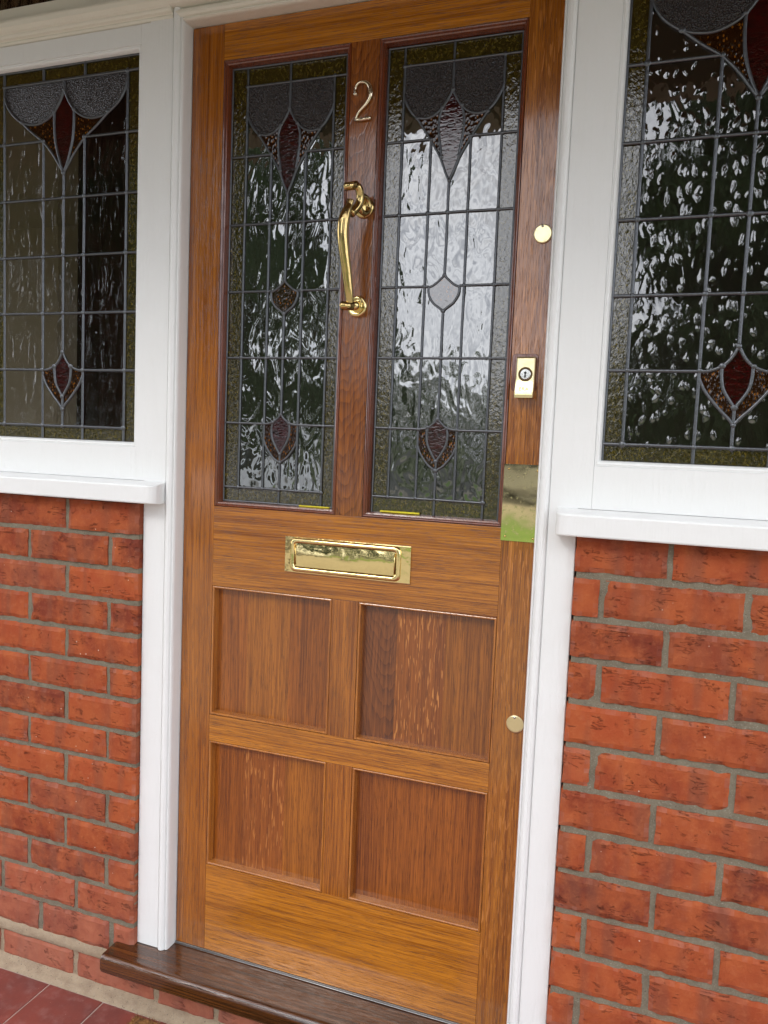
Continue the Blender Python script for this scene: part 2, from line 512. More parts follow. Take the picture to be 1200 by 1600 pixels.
M['drive'] = mat_simple('pale_driveway', (0.34, 0.30, 0.235), 0.9, (0.26, 0.23, 0.19), 3, 0.004)
M['road'] = mat_simple('asphalt', (0.075, 0.075, 0.075), 0.85, (0.05, 0.05, 0.05), 5, 0.004)
M['bark'] = mat_simple('bark', (0.10, 0.075, 0.05), 0.95, (0.05, 0.038, 0.026), 12, 0.02)
M['leaf_dark'] = mat_leaf('dark_leaves', (0.020, 0.042, 0.012), (0.055, 0.10, 0.025))
M['leaf_hedge'] = mat_leaf('hedge_leaves', (0.035, 0.075, 0.016), (0.09, 0.16, 0.035))
M['carpaint'] = mat_simple('grey_car_paint', (0.46, 0.45, 0.43), 0.3, (0.42, 0.41, 0.40), 2, 0, 0.3, 1.0)
M['carglass'] = mat_simple('car_glass', (0.02, 0.025, 0.03), 0.05)
M['tyre'] = mat_simple('tyre_rubber', (0.02, 0.02, 0.02), 0.8)
M['lamp_lens'] = mat_simple('headlight_lens', (0.7, 0.7, 0.7), 0.1)


# ------------------------------------------------------------------ mesh builder
class MB:
    def __init__(s, origin=(0, 0, 0)):
        s.o = Vector(origin)
        s.v, s.f, s.mi, s.sm, s.col = [], [], [], [], []
        s.mats = []
        s.tone = (0.5, 0.5, 0.0)

    def mat(s, m):
        if m not in s.mats:
            s.mats.append(m)
        return s.mats.index(m)

    def add(s, verts, faces, m=0, smooth=False):
        b = len(s.v)
        s.v += [tuple(Vector(p) - s.o) for p in verts]
        for f in faces:
            s.f.append(tuple(b + i for i in f))
            s.mi.append(m)
            s.sm.append(smooth)
            s.col.append(s.tone)

    def from_bm(s, bm, m=0, smooth=False):
        bm.verts.ensure_lookup_table()
        for i, vv in enumerate(bm.verts):
            vv.index = i
        s.add([v.co[:] for v in bm.verts], [[v.index for v in f.verts] for f in bm.faces], m, smooth)
        bm.free()

    def box(s, x0, x1, y0, y1, z0, z1, bev=0.0, m=0, seg=2, smooth=False):
        bm = bmesh.new()
        bmesh.ops.create_cube(bm, size=1)
        for v in bm.verts:
            v.co = Vector(((x0 + x1) / 2 + v.co.x * (x1 - x0), (y0 + y1) / 2 + v.co.y * (y1 - y0), (z0 + z1) / 2 + v.co.z * (z1 - z0)))
        if bev > 0:
            bmesh.ops.bevel(bm, geom=bm.edges[:], offset=bev, segments=seg, affect='EDGES', profile=0.6)
        s.from_bm(bm, m, smooth)

    def prism(s, poly, y0, y1, m=0, bev=0.0, seg=2):
        """polygon in xz, extruded in y"""
        bm = bmesh.new()
        vs = [bm.verts.new((x, y0, z)) for x, z in poly]
        f = bm.faces.new(vs)
        r = bmesh.ops.extrude_face_region(bm, geom=[f])
        for e in r['geom']:
            if isinstance(e, bmesh.types.BMVert):
                e.co.y = y1
        bmesh.ops.recalc_face_normals(bm, faces=bm.faces[:])
        if bev > 0:
            ed = [e for e in bm.edges if abs(e.verts[0].co.y - y0) < 1e-7 and abs(e.verts[1].co.y - y0) < 1e-7]
            bmesh.ops.bevel(bm, geom=ed, offset=bev, segments=seg, affect='EDGES', profile=0.6)
        s.from_bm(bm, m, False)

    def rings(s, rings, m=0, closed=True, cap=False, smooth=True, wrap=False):
        """connect successive vertex loops"""
        n = len(rings[0])
        vs = [p for r in rings for p in r]
        fs = []
        R = len(rings)
        for i in range(R if wrap else R - 1):
            j = (i + 1) % R
            for k in range(n if closed else n - 1):
                k2 = (k + 1) % n
                fs.append((i * n + k, i * n + k2, j * n + k2, j * n + k))
        if cap:
            fs.append(tuple(range(n - 1, -1, -1)))
            fs.append(tuple((R - 1) * n + k for k in range(n)))
        s.add(vs, fs, m, smooth)

    def mould(s, x0, x1, z0, z1, prof, m=0):
        """mitred rectangular moulding; prof = [(inset, y)]"""
        rs = [[(x0 + a, y, z0 + a), (x1 - a, y, z0 + a), (x1 - a, y, z1 - a), (x0 + a, y, z1 - a)] for a, y in prof]
        for q, w in zip(rs[:-1], rs[1:]):
            for k in range(4):
                k2 = (k + 1) % 4
                s.add([q[k], q[k2], w[k2], w[k]], [(0, 1, 2, 3)], m, False)

    def extr_x(s, prof, x0, x1, m=0, smooth=False):
        """profile [(y,z)] extruded along x with end caps"""
        s.rings([[(x0, y, z) for y, z in prof], [(x1, y, z) for y, z in prof]], m, True, True, smooth)

    def extr_z(s, prof, z0, z1, m=0, smooth=False):
        s.rings([[(x, y, z0) for x, y in prof], [(x, y, z1) for x, y in prof]], m, True, True, smooth)

    def tube(s, pts, rad, m=0, n=12, flat=1.0, cap=True):
        pts = [Vector(p) for p in pts]
        if not isinstance(rad, (list, tuple)):
            rad = [rad] * len(pts)
        rs = []
        up = Vector((0, -1, 0))
        for i, p in enumerate(pts):
            d = (pts[min(i + 1, len(pts) - 1)] - pts[max(i - 1, 0)]).normalized()
            a = d.cross(up)
            if a.length < 1e-4:
                a = d.cross(Vector((1, 0, 0)))
            a.normalize()
            b = a.cross(d).normalized()
            rs.append([tuple(p + a * rad[i] * math.cos(2 * math.pi * k / n) + b * rad[i] * flat * math.sin(2 * math.pi * k / n)) for k in range(n)])
        s.rings(rs, m, True, cap, True)

    def came(s, pts, y, w=0.0052, h=0.0022, m=0):
        """lead came along a polyline of (x,z), half-round section"""
        P = [Vector((a, 0, b)) for a, b in pts]
        rs = []
        for i, p in enumerate(P):
            d = (P[min(i + 1, len(P) - 1)] - P[max(i - 1, 0)]).normalized()
            nrm = Vector((-d.z, 0, d.x))
            rs.append([(p.x + nrm.x * c * w / 2, y - q * h, p.z + nrm.z * c * w / 2) for c, q in
                       ((-1, -0.1), (-0.92, 0.42), (-0.55, 0.88), (0, 1), (0.55, 0.88), (0.92, 0.42), (1, -0.1))])
        s.rings(rs, m, False, False, True)

    def blob(s, x, y, z, r, h, m=0, n=8):
        rs = []
        for a in (0.0, 0.35, 0.7, 1.0):
            rr = r * math.cos(a * math.pi / 2) + 1e-5
            rs.append([(x + rr * math.cos(2 * math.pi * k / n), y - h * math.sin(a * math.pi / 2), z + rr * math.sin(2 * math.pi * k / n)) for k in range(n)])
        s.rings(rs, m, True, False, True)

    def lathe_y(s, cx, cz, prof, m=0, n=32, smooth=True):
        rs = [[(cx + max(r, 1e-5) * math.cos(2 * math.pi * k / n), y, cz + max(r, 1e-5) * math.sin(2 * math.pi * k / n)) for k in range(n)] for r, y in prof]
        s.rings(rs, m, True, False, smooth)

    def build(s, name, mat=None, parent=None, keep=False):
        me = bpy.data.meshes.new(name)
        me.from_pydata(s.v, [], s.f)
        mats = s.mats or ([mat] if not isinstance(mat, (list, tuple)) else list(mat))
        for q in mats:
            me.materials.append(M[q] if isinstance(q, str) else q)
        me.polygons.foreach_set('material_index', s.mi)
        me.polygons.foreach_set('use_smooth', s.sm)
        if any(c != (0.5, 0.5, 0.0) for c in s.col):
            ca = me.color_attributes.new('tone', 'FLOAT_COLOR', 'CORNER')
            vals = []
            for f, c in zip(s.f, s.col):
                vals += [c[0], c[1], c[2], 1.0] * len(f)
            ca.data.foreach_set('color', vals)
        bm = bmesh.new()
        bm.from_mesh(me)
        bmesh.ops.remove_doubles(bm, verts=bm.verts[:], dist=1e-6)
        if not keep:
            bmesh.ops.recalc_face_normals(bm, faces=bm.faces[:])
        bm.to_mesh(me)
        bm.free()
        me.update()
        o = bpy.data.objects.new(name, me)
        COL.objects.link(o)
        o.location = s.o if parent is None else (0, 0, 0)
        if parent is not None:
            o.parent = parent
        return o


def tag(o, label=None, cat=None, group=None, kind=None):
    if label:
        o['label'] = label
    if cat:
        o['category'] = cat
    if group:
        o['group'] = group
    if kind:
        o['kind'] = kind
    return o


def thing(name, loc, label, cat, group=None):
    o = bpy.data.objects.new(name, None)
    o.empty_display_size = 0.1
    COL.objects.link(o)
    o.location = loc
    return tag(o, label, cat, group)


def smooth_path(pts, k=5):
    """Catmull-Rom through 2D/3D points"""
    P = [Vector(p) for p in pts]
    if len(P) < 3:
        return [tuple(p) for p in P]
    out = []
    for i in range(len(P) - 1):
        p0 = P[i - 1] if i else P[0] * 2 - P[1]
        p1, p2 = P[i], P[i + 1]
        p3 = P[i + 2] if i + 2 < len(P) else P[-1] * 2 - P[-2]
        for j in range(k):
            u = j / k
            out.append(tuple(0.5 * ((2 * p1) + (p2 - p0) * u + (2 * p0 - 5 * p1 + 4 * p2 - p3) * u * u + (3 * p1 - p0 - 3 * p2 + p3) * u ** 3)))
    out.append(tuple(P[-1]))
    return out


rng = random.Random(7)

# ------------------------------------------------------------------ setting: ground, floor, drive
g = MB()
g.add([(-300, 60, -0.34), (300, 60, -0.34), (300, -400, -0.34), (-300, -400, -0.34)], [(0, 1, 2, 3)])
tag(g.build('ground', 'ground'), kind='structure')
g = MB()
g.box(-7, 9, -9.6, -1.46, -0.33, -0.30)
tag(g.build('driveway', 'drive'), kind='structure')
g = MB()
g.box(-40, 40, -28, -17.2, -0.33, -0.318)
tag(g.build('road', 'road'), kind='structure')
g = MB()
g.box(-40, 40, -17.2, -14.2, -0.33, -0.27)
tag(g.build('pavement', 'drive'), kind='structure')
g = MB()
N = 60
for i in range(N):
    for j in range(18):
        x0, x1 = -14 + 28 * i / N, -14 + 28 * (i + 1) / N
        y0, y1 = -14.1 + 4.4 * j / 18, -14.1 + 4.4 * (j + 1) / 18
        zz = lambda x, y: -0.27 + 0.05 * noise.noise(Vector((x * 1.3, y * 1.3, 0)))
        g.add([(x0, y0, zz(x0, y0)), (x1, y0, zz(x1, y0)), (x1, y1, zz(x1, y1)), (x0, y1, zz(x0, y1))], [(0, 1, 2, 3)], 0, True)
tag(g.build('lawn', 'grass'), kind='structure')

FZ = -0.14
g = MB()
g.box(-1.7, 2.3, -1.46, -0.03, -0.335, FZ - 0.0016, 0, g.mat('grout'))
tl = g.mat('tile')
p = 0.148
for i in range(-11, 17):
    for j in range(10):
        x0 = -0.109 + i * p
        y1 = -0.078 - j * p
        if x0 < -1.7 or x0 + p > 2.3 or y1 - p < -1.46 - 0.13:
            continue
        dz = rng.uniform(-0.0008, 0.0008)
        g.box(x0 + 0.0013, x0 + p - 0.0013, max(y1 - p, -1.46) + 0.0013, y1 - 0.0013, FZ - 0.02, FZ + dz, 0.0022, tl)
tag(g.build('porch_floor'), kind='structure')

# ------------------------------------------------------------------ brick walls
YB = -0.047
LZ = [0.893, 0.820, 0.750, 0.678, 0.607, 0.5355, 0.4625, 0.392, 0.319, 0.2447, 0.172, 0.101, 0.027]
RZ = [0.8986, 0.8233, 0.7502, 0.6759, 0.598, 0.521, 0.4435, 0.3675, 0.293, 0.2187, 0.1435, 0.068, -0.007]


def brick(mb, x0, x1, z0, z1, m, rnd, pale=0.0, chip=1.0, yf=YB, edge_l=False, edge_r=False):
    """one hand-made brick: gridded front with ragged arrises and short returns"""
    nx = max(4, int((x1 - x0) / 0.008))
    nz = max(4, int((z1 - z0) / 0.008))
    sd = Vector((rnd.uniform(0, 99), rnd.uniform(0, 99), rnd.uniform(0, 99)))
    dy = rnd.uniform(-0.0012, 0.0012)
    tlt = rnd.uniform(-0.0015, 0.0015)
    mb.tone = (min(1, max(0, rnd.gauss(0.45, 0.33))), rnd.random(), pale)
    vs, idx = [], {}
    for j in range(nz + 1):
        for i in range(nx + 1):
            u, w = i / nx, j / nz
            x, z = x0 + (x1 - x0) * u, z0 + (z1 - z0) * w
            nn = noise.noise(Vector((x * 55, z * 55, 0)) + sd)
            n2 = noise.noise(Vector((x * 170, z * 170, 5)) + sd)
            ex = min(u, 1 - u) * (x1 - x0)
            ez = min(w, 1 - w) * (z1 - z0)
            e = min(ex, ez)
            if i in (0, nx):
                x += (0.0016 * nn + 0.0009 * n2) * chip
            if j in (0, nz):
                z += (0.0016 * nn + 0.0010 * n2) * chip
            # pillow edge
            rd = 0.0022 + 0.0016 * (nn + 0.5)
            y = yf + dy + tlt * (w - .5) + 0.0006 * nn
            if e < 0.001:
                y += rd
            elif e < 0.0085:
                y += 0.0005 * abs(n2)
            idx[i, j] = len(vs)
            vs.append((x, y, z))
    fs = [(idx[i, j], idx[i + 1, j], idx[i + 1, j + 1], idx[i, j + 1]) for j in range(nz) for i in range(nx)]
    cols = []
    for j in range(nz):
        for i in range(nx):
            ed = i in (0, nx - 1) or j in (0, nz - 1)
            q = noise.noise(Vector((i * 0.55, j * 0.8, 0)) + sd)
            cols.append(min(0.9, max(0, pale + (max(0, q + 0.1) * 0.85 if ed else max(0, q - .25) * 0.3))))
    # returns
    ring = [idx[i, 0] for i in range(nx + 1)] + [idx[nx, j] for j in range(1, nz + 1)] + [idx[i, nz] for i in range(nx - 1, -1, -1)] + [idx[0, j] for j in range(nz - 1, 0, -1)]
    b = len(vs)
    for k in ring:
        vs.append((vs[k][0], yf + 0.034, vs[k][2]))
    n = len(ring)
    for k in range(n):
        k2 = (k + 1) % n
        fs.append((ring[k], b + k, b + k2, ring[k2]))
    c0 = len(mb.f)
    mb.add(vs, fs, m, False)
    tn = mb.tone
    for q, cc in enumerate(cols):
        mb.col[c0 + q] = (tn[0], tn[1], cc)


def mortar_sheet(mb, x0, x1, z0, z1, m, y, step=0.009, hole=None):
    nx, nz = int((x1 - x0) / step) + 1, int((z1 - z0) / step) + 1
    vs = []
    for j in range(nz + 1):
        for i in range(nx + 1):
            x, z = x0 + (x1 - x0) * i / nx, z0 + (z1 - z0) * j / nz
            vs.append((x, y + 0.0012 * noise.noise(Vector((x * 60, z * 60, 3))), z))
    fs = [(j * (nx + 1) + i, j * (nx + 1) + i + 1, (j + 1) * (nx + 1) + i + 1, (j + 1) * (nx + 1) + i) for j in range(nz) for i in range(nx)]
    mb.tone = (0.5, 0.5, 0.0)
    mb.add(vs, fs, m, True)


# left wall
lw = MB((-0.7, YB, FZ))
bm_, mm_, mp_ = lw.mat('brick'), lw.mat('mortar'), lw.mat('mortar_pale')
rb = random.Random(3)
XL0, XL1 = -1.30, -0.0585
rows = [(0.967 - 0.004, LZ[0])] + [(LZ[i], LZ[i + 1]) for i in range(12)]
for k, (zt, zb) in enumerate(rows):
    if k == 12:
        js = [-0.2153, -0.430]
    elif k % 2 == 0:
        js = [-0.2469, -0.470]
    else:
        js = [-0.1335, -0.351]
    while js[-1] > XL0:
        js.append(js[-1] - 0.221)
    js = [XL1 + 0.005] + js
    for a, b in zip(js[:-1], js[1:]):
        jw = rb.uniform(0.0042, 0.0062)
        pale = max(0.0, (0.16 - zb) * 2.2) + (0.12 if rb.random() < .15 else 0)
        zt_ = zt - (0.0055 if k else 0.0)
        brick(lw, max(b, XL0) + jw, a - (0.005 if a == js[0] else jw), zb + rb.uniform(0.0045, 0.0062), zt_, bm_, rb, min(pale, .5))
# course 13 and plinth course
def row(mb, js, zb, zt, pale, yf=YB):
    for a, b in zip(js[:-1], js[1:]):
        brick(mb, b + 0.006, a - 0.006, zb + 0.005, zt - 0.006, bm_, rb, pale, 1.6, yf)
row(lw, [XL1 + 0.006, -0.1175, -0.3156, -0.536, -0.757, -0.978, -1.199], -0.050, 0.027, 0.55)
row(lw, [0.60, 0.377, 0.157, 0.0058, -0.214, -0.428, -0.65, -0.87, -1.09, -1.30], FZ + 0.004, -0.062, 0.75, YB - 0.004)
row(lw, [1.05, 0.83, 0.60], FZ + 0.004, -0.062, 0.75, YB - 0.004)
mortar_sheet(lw, XL0, XL1 - 0.0005, 0.02, 0.963, mm_, YB + 0.0048)
mortar_sheet(lw, XL0, XL1 - 0.0005, -0.075, 0.02, mm_, YB + 0.0035)
mortar_sheet(lw, XL0, 1.05, FZ - 0.002, -0.058, mp_, YB + 0.0012)
lw.tone = (.5, .5, 0)
lw.box(XL0, XL1 - 0.001, YB + 0.0065, 0.06, -0.058, 0.9625, 0, mm_)
lw.box(XL0, 1.05, YB + 0.006, 0.06, FZ - 0.1, -0.0585, 0, mm_)
# rough haunching strip above the plinth course and fillet at the floor
def rough_strip(mb, x0, x1, prof, m, amp, step=0.006):
    n = int((x1 - x0) / step)
    rs = []
    for i in range(n + 1):
        x = x0 + (x1 - x0) * i / n
        r = []
        for q, (y, z) in enumerate(prof):
            e = 0 if q in (0, len(prof) - 1) else 1
            a = noise.noise(Vector((x * 38, q * 2.3, 1.7))) + 0.5 * noise.noise(Vector((x * 140, q * 3.1, 8.7)))
            b = noise.noise(Vector((x * 30, q * 1.3, 9.7)))
            r.append((x, y + amp * a * e, z + amp * b * (1 if e else 0.5)))
        rs.append(r)
    mb.rings(rs, m, False, False, True)
rough_strip(lw, XL0, -0.1015, [(YB + 0.005, -0.043), (YB - 0.0015, -0.047), (YB - 0.004, -0.055), (YB - 0.0055, -0.064), (YB - 0.0035, -0.067), (YB + 0.003, -0.070)], mp_, 0.0016)
rough_strip(lw, XL0, 1.05, [(YB + 0.004, FZ + 0.016), (YB - 0.007, FZ + 0.013), (YB - 0.012, FZ + 0.009), (YB - 0.019, FZ + 0.007), (YB - 0.026, FZ + 0.003), (YB - 0.032, FZ - 0.003)], mp_, 0.0028)
# brickwork to the left of the window, above sill level
for k in range(19):
    zb, zt = 0.967 + k * 0.073, 0.967 + (k + 1) * 0.073
    x = -0.590
    js = [x, x - (0.105 if k % 2 else 0.215)]
    while js[-1] > XL0:
        js.append(js[-1] - 0.221)
    for a, b in zip(js[:-1], js[1:]):
        brick(lw, max(b, XL0) + 0.005, a - (0 if a == js[0] else 0.005), zb + 0.005, zt - 0.005, bm_, rb)
lw.tone = (.5, .5, 0)
lw.box(XL0, -0.592, YB + 0.005, 0.06, 0.963, 2.354, 0, mm_)
tag(lw.build('brick_wall'), 'red brick wall left of the door, above the red tiled floor, with grey mortar', 'wall')

# right wall
rw = MB((1.4, YB, FZ))
bm_, mm_, mp_ = rw.mat('brick'), rw.mat('mortar'), rw.mat('mortar_pale')
rb = random.Random(11)
XR0, XR1 = 0.8430, 2.1
rows = [(0.9665, RZ[0])] + [(RZ[i], RZ[i + 1]) for i in range(12)] + [(RZ[12], -0.082), (-0.082, FZ - 0.01)]
for k, (zt, zb) in enumerate(rows):
    js = [XR0 - 0.005, (0.998 if k < 7 else 1.008) + rb.uniform(-.004, .004)] if k % 2 == 0 else [XR0 - 0.005, 0.893 + rb.uniform(-.004, .004), 1.113 + rb.uniform(-.006, .006)]
    while js[-1] < XR1:
        js.append(js[-1] + 0.222)
    for a, b in zip(js[:-1], js[1:]):
        jw = rb.uniform(0.0042, 0.0060)
        brick(rw, a + (0.005 if a == js[0] else jw), min(b, XR1) - jw, zb + rb.uniform(0.0050, 0.0066), zt - (0.0055 if k else 0), bm_, rb, 0.10 if rb.random() < .1 else 0)
mortar_sheet(rw, XR0 + 0.003, XR1, FZ - 0.01, 0.9655, mm_, YB + 0.0042)
rw.tone = (.5, .5, 0)
rw.box(XR0 + 0.004, XR1, YB + 0.0065, 0.06, FZ - 0.1, 0.966, 0, mm_)
for k in range(19):
    zb, zt = 0.970 + k * 0.073, 0.970 + (k + 1) * 0.073
    js = [1.388, 1.388 + (0.105 if k % 2 else 0.215)]
    while js[-1] < XR1:
        js.append(js[-1] + 0.221)
    for a, b in zip(js[:-1], js[1:]):
        brick(rw, a + (0 if a == js[0] else 0.005), min(b, XR1) - 0.005, zb + 0.005, zt - 0.005, bm_, rb)
rw.tone = (.5, .5, 0)
rw.box(1.390, XR1, YB + 0.005, 0.06, 0.967, 2.354, 0, mm_)
tag(rw.build('brick_wall'), 'red brick wall right of the door, below the right window, with grey mortar', 'wall')

# ------------------------------------------------------------------ door frame
df = thing('door_frame', (0.394, -0.01, -0.02), 'white painted frame round the oak door, standing on a dark wooden threshold', 'door frame')
O = (0.394, -0.01, -0.02)
YF = -0.032


def jamb_profile(xin, s, xout):
    """section of a jamb in (x,y); s=+1: body extends to -x (left jamb)"""
    d = -s
    P = [(xin, 0.05), (xin, -0.0245)]
    # arris bead, quirk, flat ovolo
    P += [(xin + d * 0.0006, -0.0285), (xin + d * 0.0024, -0.0318), (xin + d * 0.0042, -0.0322), (xin + d * 0.0052, -0.0300)]
    P += [(xin + d * 0.0058, -0.0302), (xin + d * 0.0075, -0.0345), (xin + d * 0.0115, -0.0375), (xin + d * 0.0165, -0.0378), (xin + d * 0.0205, -0.0352), (xin + d * 0.0222, -0.0318)]
    P += [(xin + d * 0.0226, -0.0290), (xin + d * 0.0236, -0.0290), (xin + d * 0.0240, -0.0318)]
    P += [(xout - d * 0.0012, YF), (xout, YF + 0.0012), (xout, 0.05)]
    return P


ZTOP = 1.9305
j = MB(O)
j.extr_z(jamb_profile(0.0203, 1, -0.0575), -0.0148, ZTOP + 0.024, 0)
j.build('jamb', 'paint', df)
j = MB(O)
j.extr_z(jamb_profile(0.7680, -1, 0.8408), -0.0148, ZTOP + 0.024, 0)
j.build('jamb', 'paint', df)
# head: same section turned into z, running between the jambs
hp = [(y, ZTOP + (x - 0.7680)) for x, y in jamb_profile(0.7680, -1, 0.7680 + 0.0245)]
j = MB(O)
# mitre the head so that its mouldings meet those of the jambs
rsL = [(0.0203 - (z - ZTOP), y, z) for y, z in hp]
rsR = [(0.7680 + (z - ZTOP), y, z) for y, z in hp]
j.rings([rsL, rsR], 0, True, True, False)
j.build('head', 'paint_warm_shade', df)
# threshold
tp = [(0.05, -0.0555), (0.05, -0.0150), (-0.030, -0.0156), (-0.078, -0.0170)]
for a in range(0, 91, 10):
    tp.append((-0.088 - 0.0125 * math.sin(RAD(a)), -0.0295 + 0.0125 * math.cos(RAD(a))))
tp += [(-0.1005, -0.050), (-0.0985, -0.0545), (-0.094, -0.0555)]
j = MB(O)
xe = []
for i in range(9):
    a = RAD(90 * i / 8)
    xe.append((-0.104 + 0.010 * (1 - math.sin(a)), 1 - 0.012 / 0.05 * 0))
xs = [-0.104, -0.1035, -0.102, -0.0995, -0.094, 0.0, 0.3, 0.6, 0.86, 0.896, 0.899]
sh = [0.0040, 0.0022, 0.0010, 0.0004, 0, 0, 0, 0, 0, 0.001, 0.004]
rs = []
for x, q in zip(xs, sh):
    cy, cz = -0.03, -0.035
    rs.append([(x, y + (q if y < cy else 0), z + (q if z < cz else -q)) for y, z in tp])
j.rings(rs, 0, True, True, False)
# cut back where it passes the brick piers
th = j.build('threshold', 'oak_sill', df)
th['label'] = 'dark stained varnished oak threshold with rounded nosing'
j = MB(O)
j.box(0.0215, 0.767, -0.0015, 0.003, -0.0148, -0.0100, 0.0008)
j.tube([(0.0215, -0.0030, -0.0135), (0.767, -0.0030, -0.0135)], 0.0011, 0, 8)
j.build('weather_strip', 'alu', df)

# ------------------------------------------------------------------ leaded light generator
def sym(pts, c):
    return [(c - x, z) for x, z in pts], [(c + x, z) for x, z in pts]


def rect(mb, x0, x1, z0, z1, y, m, tilt=0.0, r=None):
    a = (r.uniform(-tilt, tilt), r.uniform(-tilt, tilt)) if r else (0, 0)
    w, h = (x1 - x0) / 2, (z1 - z0) / 2
    q = [(-w, -h), (w, -h), (w, h), (-w, h)]
    mb.add([((x0 + x1) / 2 + u, y + a[0] * u + a[1] * v, (z0 + z1) / 2 + v) for u, v in q], [(0, 1, 2, 3)], m)


def flat_poly(mb, pts, y, m, t=0.0012):
    mb.prism(pts, y - t, y + t * 0.2, m)


def leaded(parent, O, c, xl, xr, z0, z1, bx, ix, rows, zt, shapes, clear, y, seed, cw=0.0052, pin=True, tilt=0.006):
    """xl,xr glass edges; bx,ix lead offsets; rows = lattice z (bottom..top-1); zt = top lattice lead"""
    r = random.Random(seed)
    zb = rows[0]
    gm = MB(O)
    xs = [c - bx, c - ix, c, c + ix, c + bx]
    zz = rows + [zt]
    for a, b in zip(zz[:-1], zz[1:]):
        for p, q in zip(xs[:-1], xs[1:]):
            rect(gm, p, q, a, b, y, 0, tilt, r)
    gp = gm.build('glass_pane', clear, parent, True)
    bm2 = MB(O)
    for a, b in zip([z0] + zz, zz + [z1]):
        rect(bm2, xl, c - bx, a, b, y, 0, 0.012, r)
        rect(bm2, c + bx, xr, a, b, y, 0, 0.012, r)
    for p, q in zip([c - bx, c], [c, c + bx]):
        rect(bm2, p, q, z0, zb, y, 0, 0.012, r)
        rect(bm2, p, q, zt, z1, y, 0, 0.012, r)
    bm2.build('amber_border_glass', 'g_amber', gp, True)
    for nm, mt, polys in shapes['pieces']:
        for poly in polys:
            L, Rr = sym(poly, c)
            if nm == 'ruby_glass' or nm == 'amber_drop_glass':
                full = L + Rr[::-1]
                mb = MB(O)
                flat_poly(mb, dedupe(full), y - 0.0006, 0)
                mb.build(nm, mt, gp)
            else:
                for P in (L, Rr):
                    mb = MB(O)
                    flat_poly(mb, dedupe(P), y - 0.0004, 0)
                    mb.build(nm, mt, gp)
    ld = MB(O)
    h = cw * 0.42
    e = 0.001
    yl = y - 0.0018
    def ln(x0_, z0_, x1_, z1_):
        n = max(2, int(math.hypot(x1_ - x0_, z1_ - z0_) / 0.03))
        pts = []
        for i in range(n + 1):
            u = i / n
            px, pz = x0_ + (x1_ - x0_) * u, z0_ + (z1_ - z0_) * u
            k = 0.0005
            pts.append((px + (k * noise.noise(Vector((px * 9, pz * 17, seed))) if abs(x1_ - x0_) < 1e-6 else 0), pz + (k * noise.noise(Vector((px * 17, pz * 9, seed + 4.5))) if abs(z1_ - z0_) < 1e-6 else 0)))
        ld.came(pts, yl, cw, h)
    # perimeter
    for q in ((xl, z0, xl, z1), (xr, z0, xr, z1), (xl, z0, xr, z0), (xl, z1, xr, z1)):
        ln(*q)
    # border leads
    ln(c - bx, zb if pin else z0, c - bx, z1)
    ln(c + bx, z0, c + bx, zt)
    ln(xl, zb, c + bx, zb)
    ln(c - bx, zt, xr, zt)
    J = [(c - bx, zt), (c + bx, zt), (c - bx, zb), (c + bx, zb)]
    for (x0_, z0_, x1_, z1_) in shapes['lines'](c, xl, xr, z0, z1):
        ln(x0_, z0_, x1_, z1_)
    for curve in shapes['curves']:
        for P in sym(curve, c):
            ld.came(P, yl, cw, h)
    for x, z in J + shapes['joints'](c):
        ld.blob(x + r.uniform(-.0006, .0006), yl - h * 0.75, z + r.uniform(-.0006, .0006), cw * r.uniform(0.72, 1.0), cw * 0.30)
    ld.build('lead_came', 'lead', gp)
    return gp


def dedupe(P):
    out = []
    for p in P:
        if not out or math.hypot(p[0] - out[-1][0], p[1] - out[-1][1]) > 1e-5:
            out.append(p)
    if math.hypot(out[0][0] - out[-1][0], out[0][1] - out[-1][1]) < 1e-5:
        out.pop()
    return out


# --- door light design (offsets from the centre, absolute z)
D_rows = [1.0078, 1.1412, 1.2750, 1.4080, 1.5415, 1.6755]
D_zt = 1.8108
lobe = smooth_path([(0.095, 1.762), (0.088, 1.742), (0.072, 1.7205), (0.052, 1.7135), (0.034, 1.7175), (0.018, 1.7305), (0.006, 1.748), (0, 1.760)])
outer = smooth_path([(0.095, 1.757), (0.0795, 1.7300), (0.0665, 1.7150), (0.040, 1.6765), (0.0195, 1.6430), (0.008, 1.615), (0, 1.5985)])
rub = smooth_path([(0.018, 1.7305), (0.0232, 1.715), (0.0240, 1.700), (0.0225, 1.680), (0.0175, 1.650), (0.0165, 1.638)])
dropt = smooth_path([(0, 1.4273), (0.008, 1.4195), (0.019, 1.4105), (0.030, 1.4055)])
dropb = smooth_path([(0.030, 1.4055), (0.0285, 1.392), (0.020, 1.3775), (0.009, 1.369), (0, 1.3625)])
btt = smooth_path([(0, 1.1607), (0.009, 1.1515), (0.0185, 1.1448), (0.028, 1.1420), (0.038, 1.1412)])
btr = smooth_path([(0.0185, 1.1448), (0.0205, 1.130), (0.0185, 1.113), (0.0095, 1.095), (0, 1.0804)])
bto = smooth_path([(0.038, 1.1090), (0.031, 1.0935), (0.016, 1.074), (0, 1.0632)])


def seg(path, a, b):
    """part of a path between z-sorted/param indexes nearest to points a and b"""
    ia = min(range(len(path)), key=lambda i: math.hypot(path[i][0] - a[0], path[i][1] - a[1]))
    ib = min(range(len(path)), key=lambda i: math.hypot(path[i][0] - b[0], path[i][1] - b[1]))
    return path[ia:ib + 1] if ia <= ib else path[ib:ia + 1][::-1]


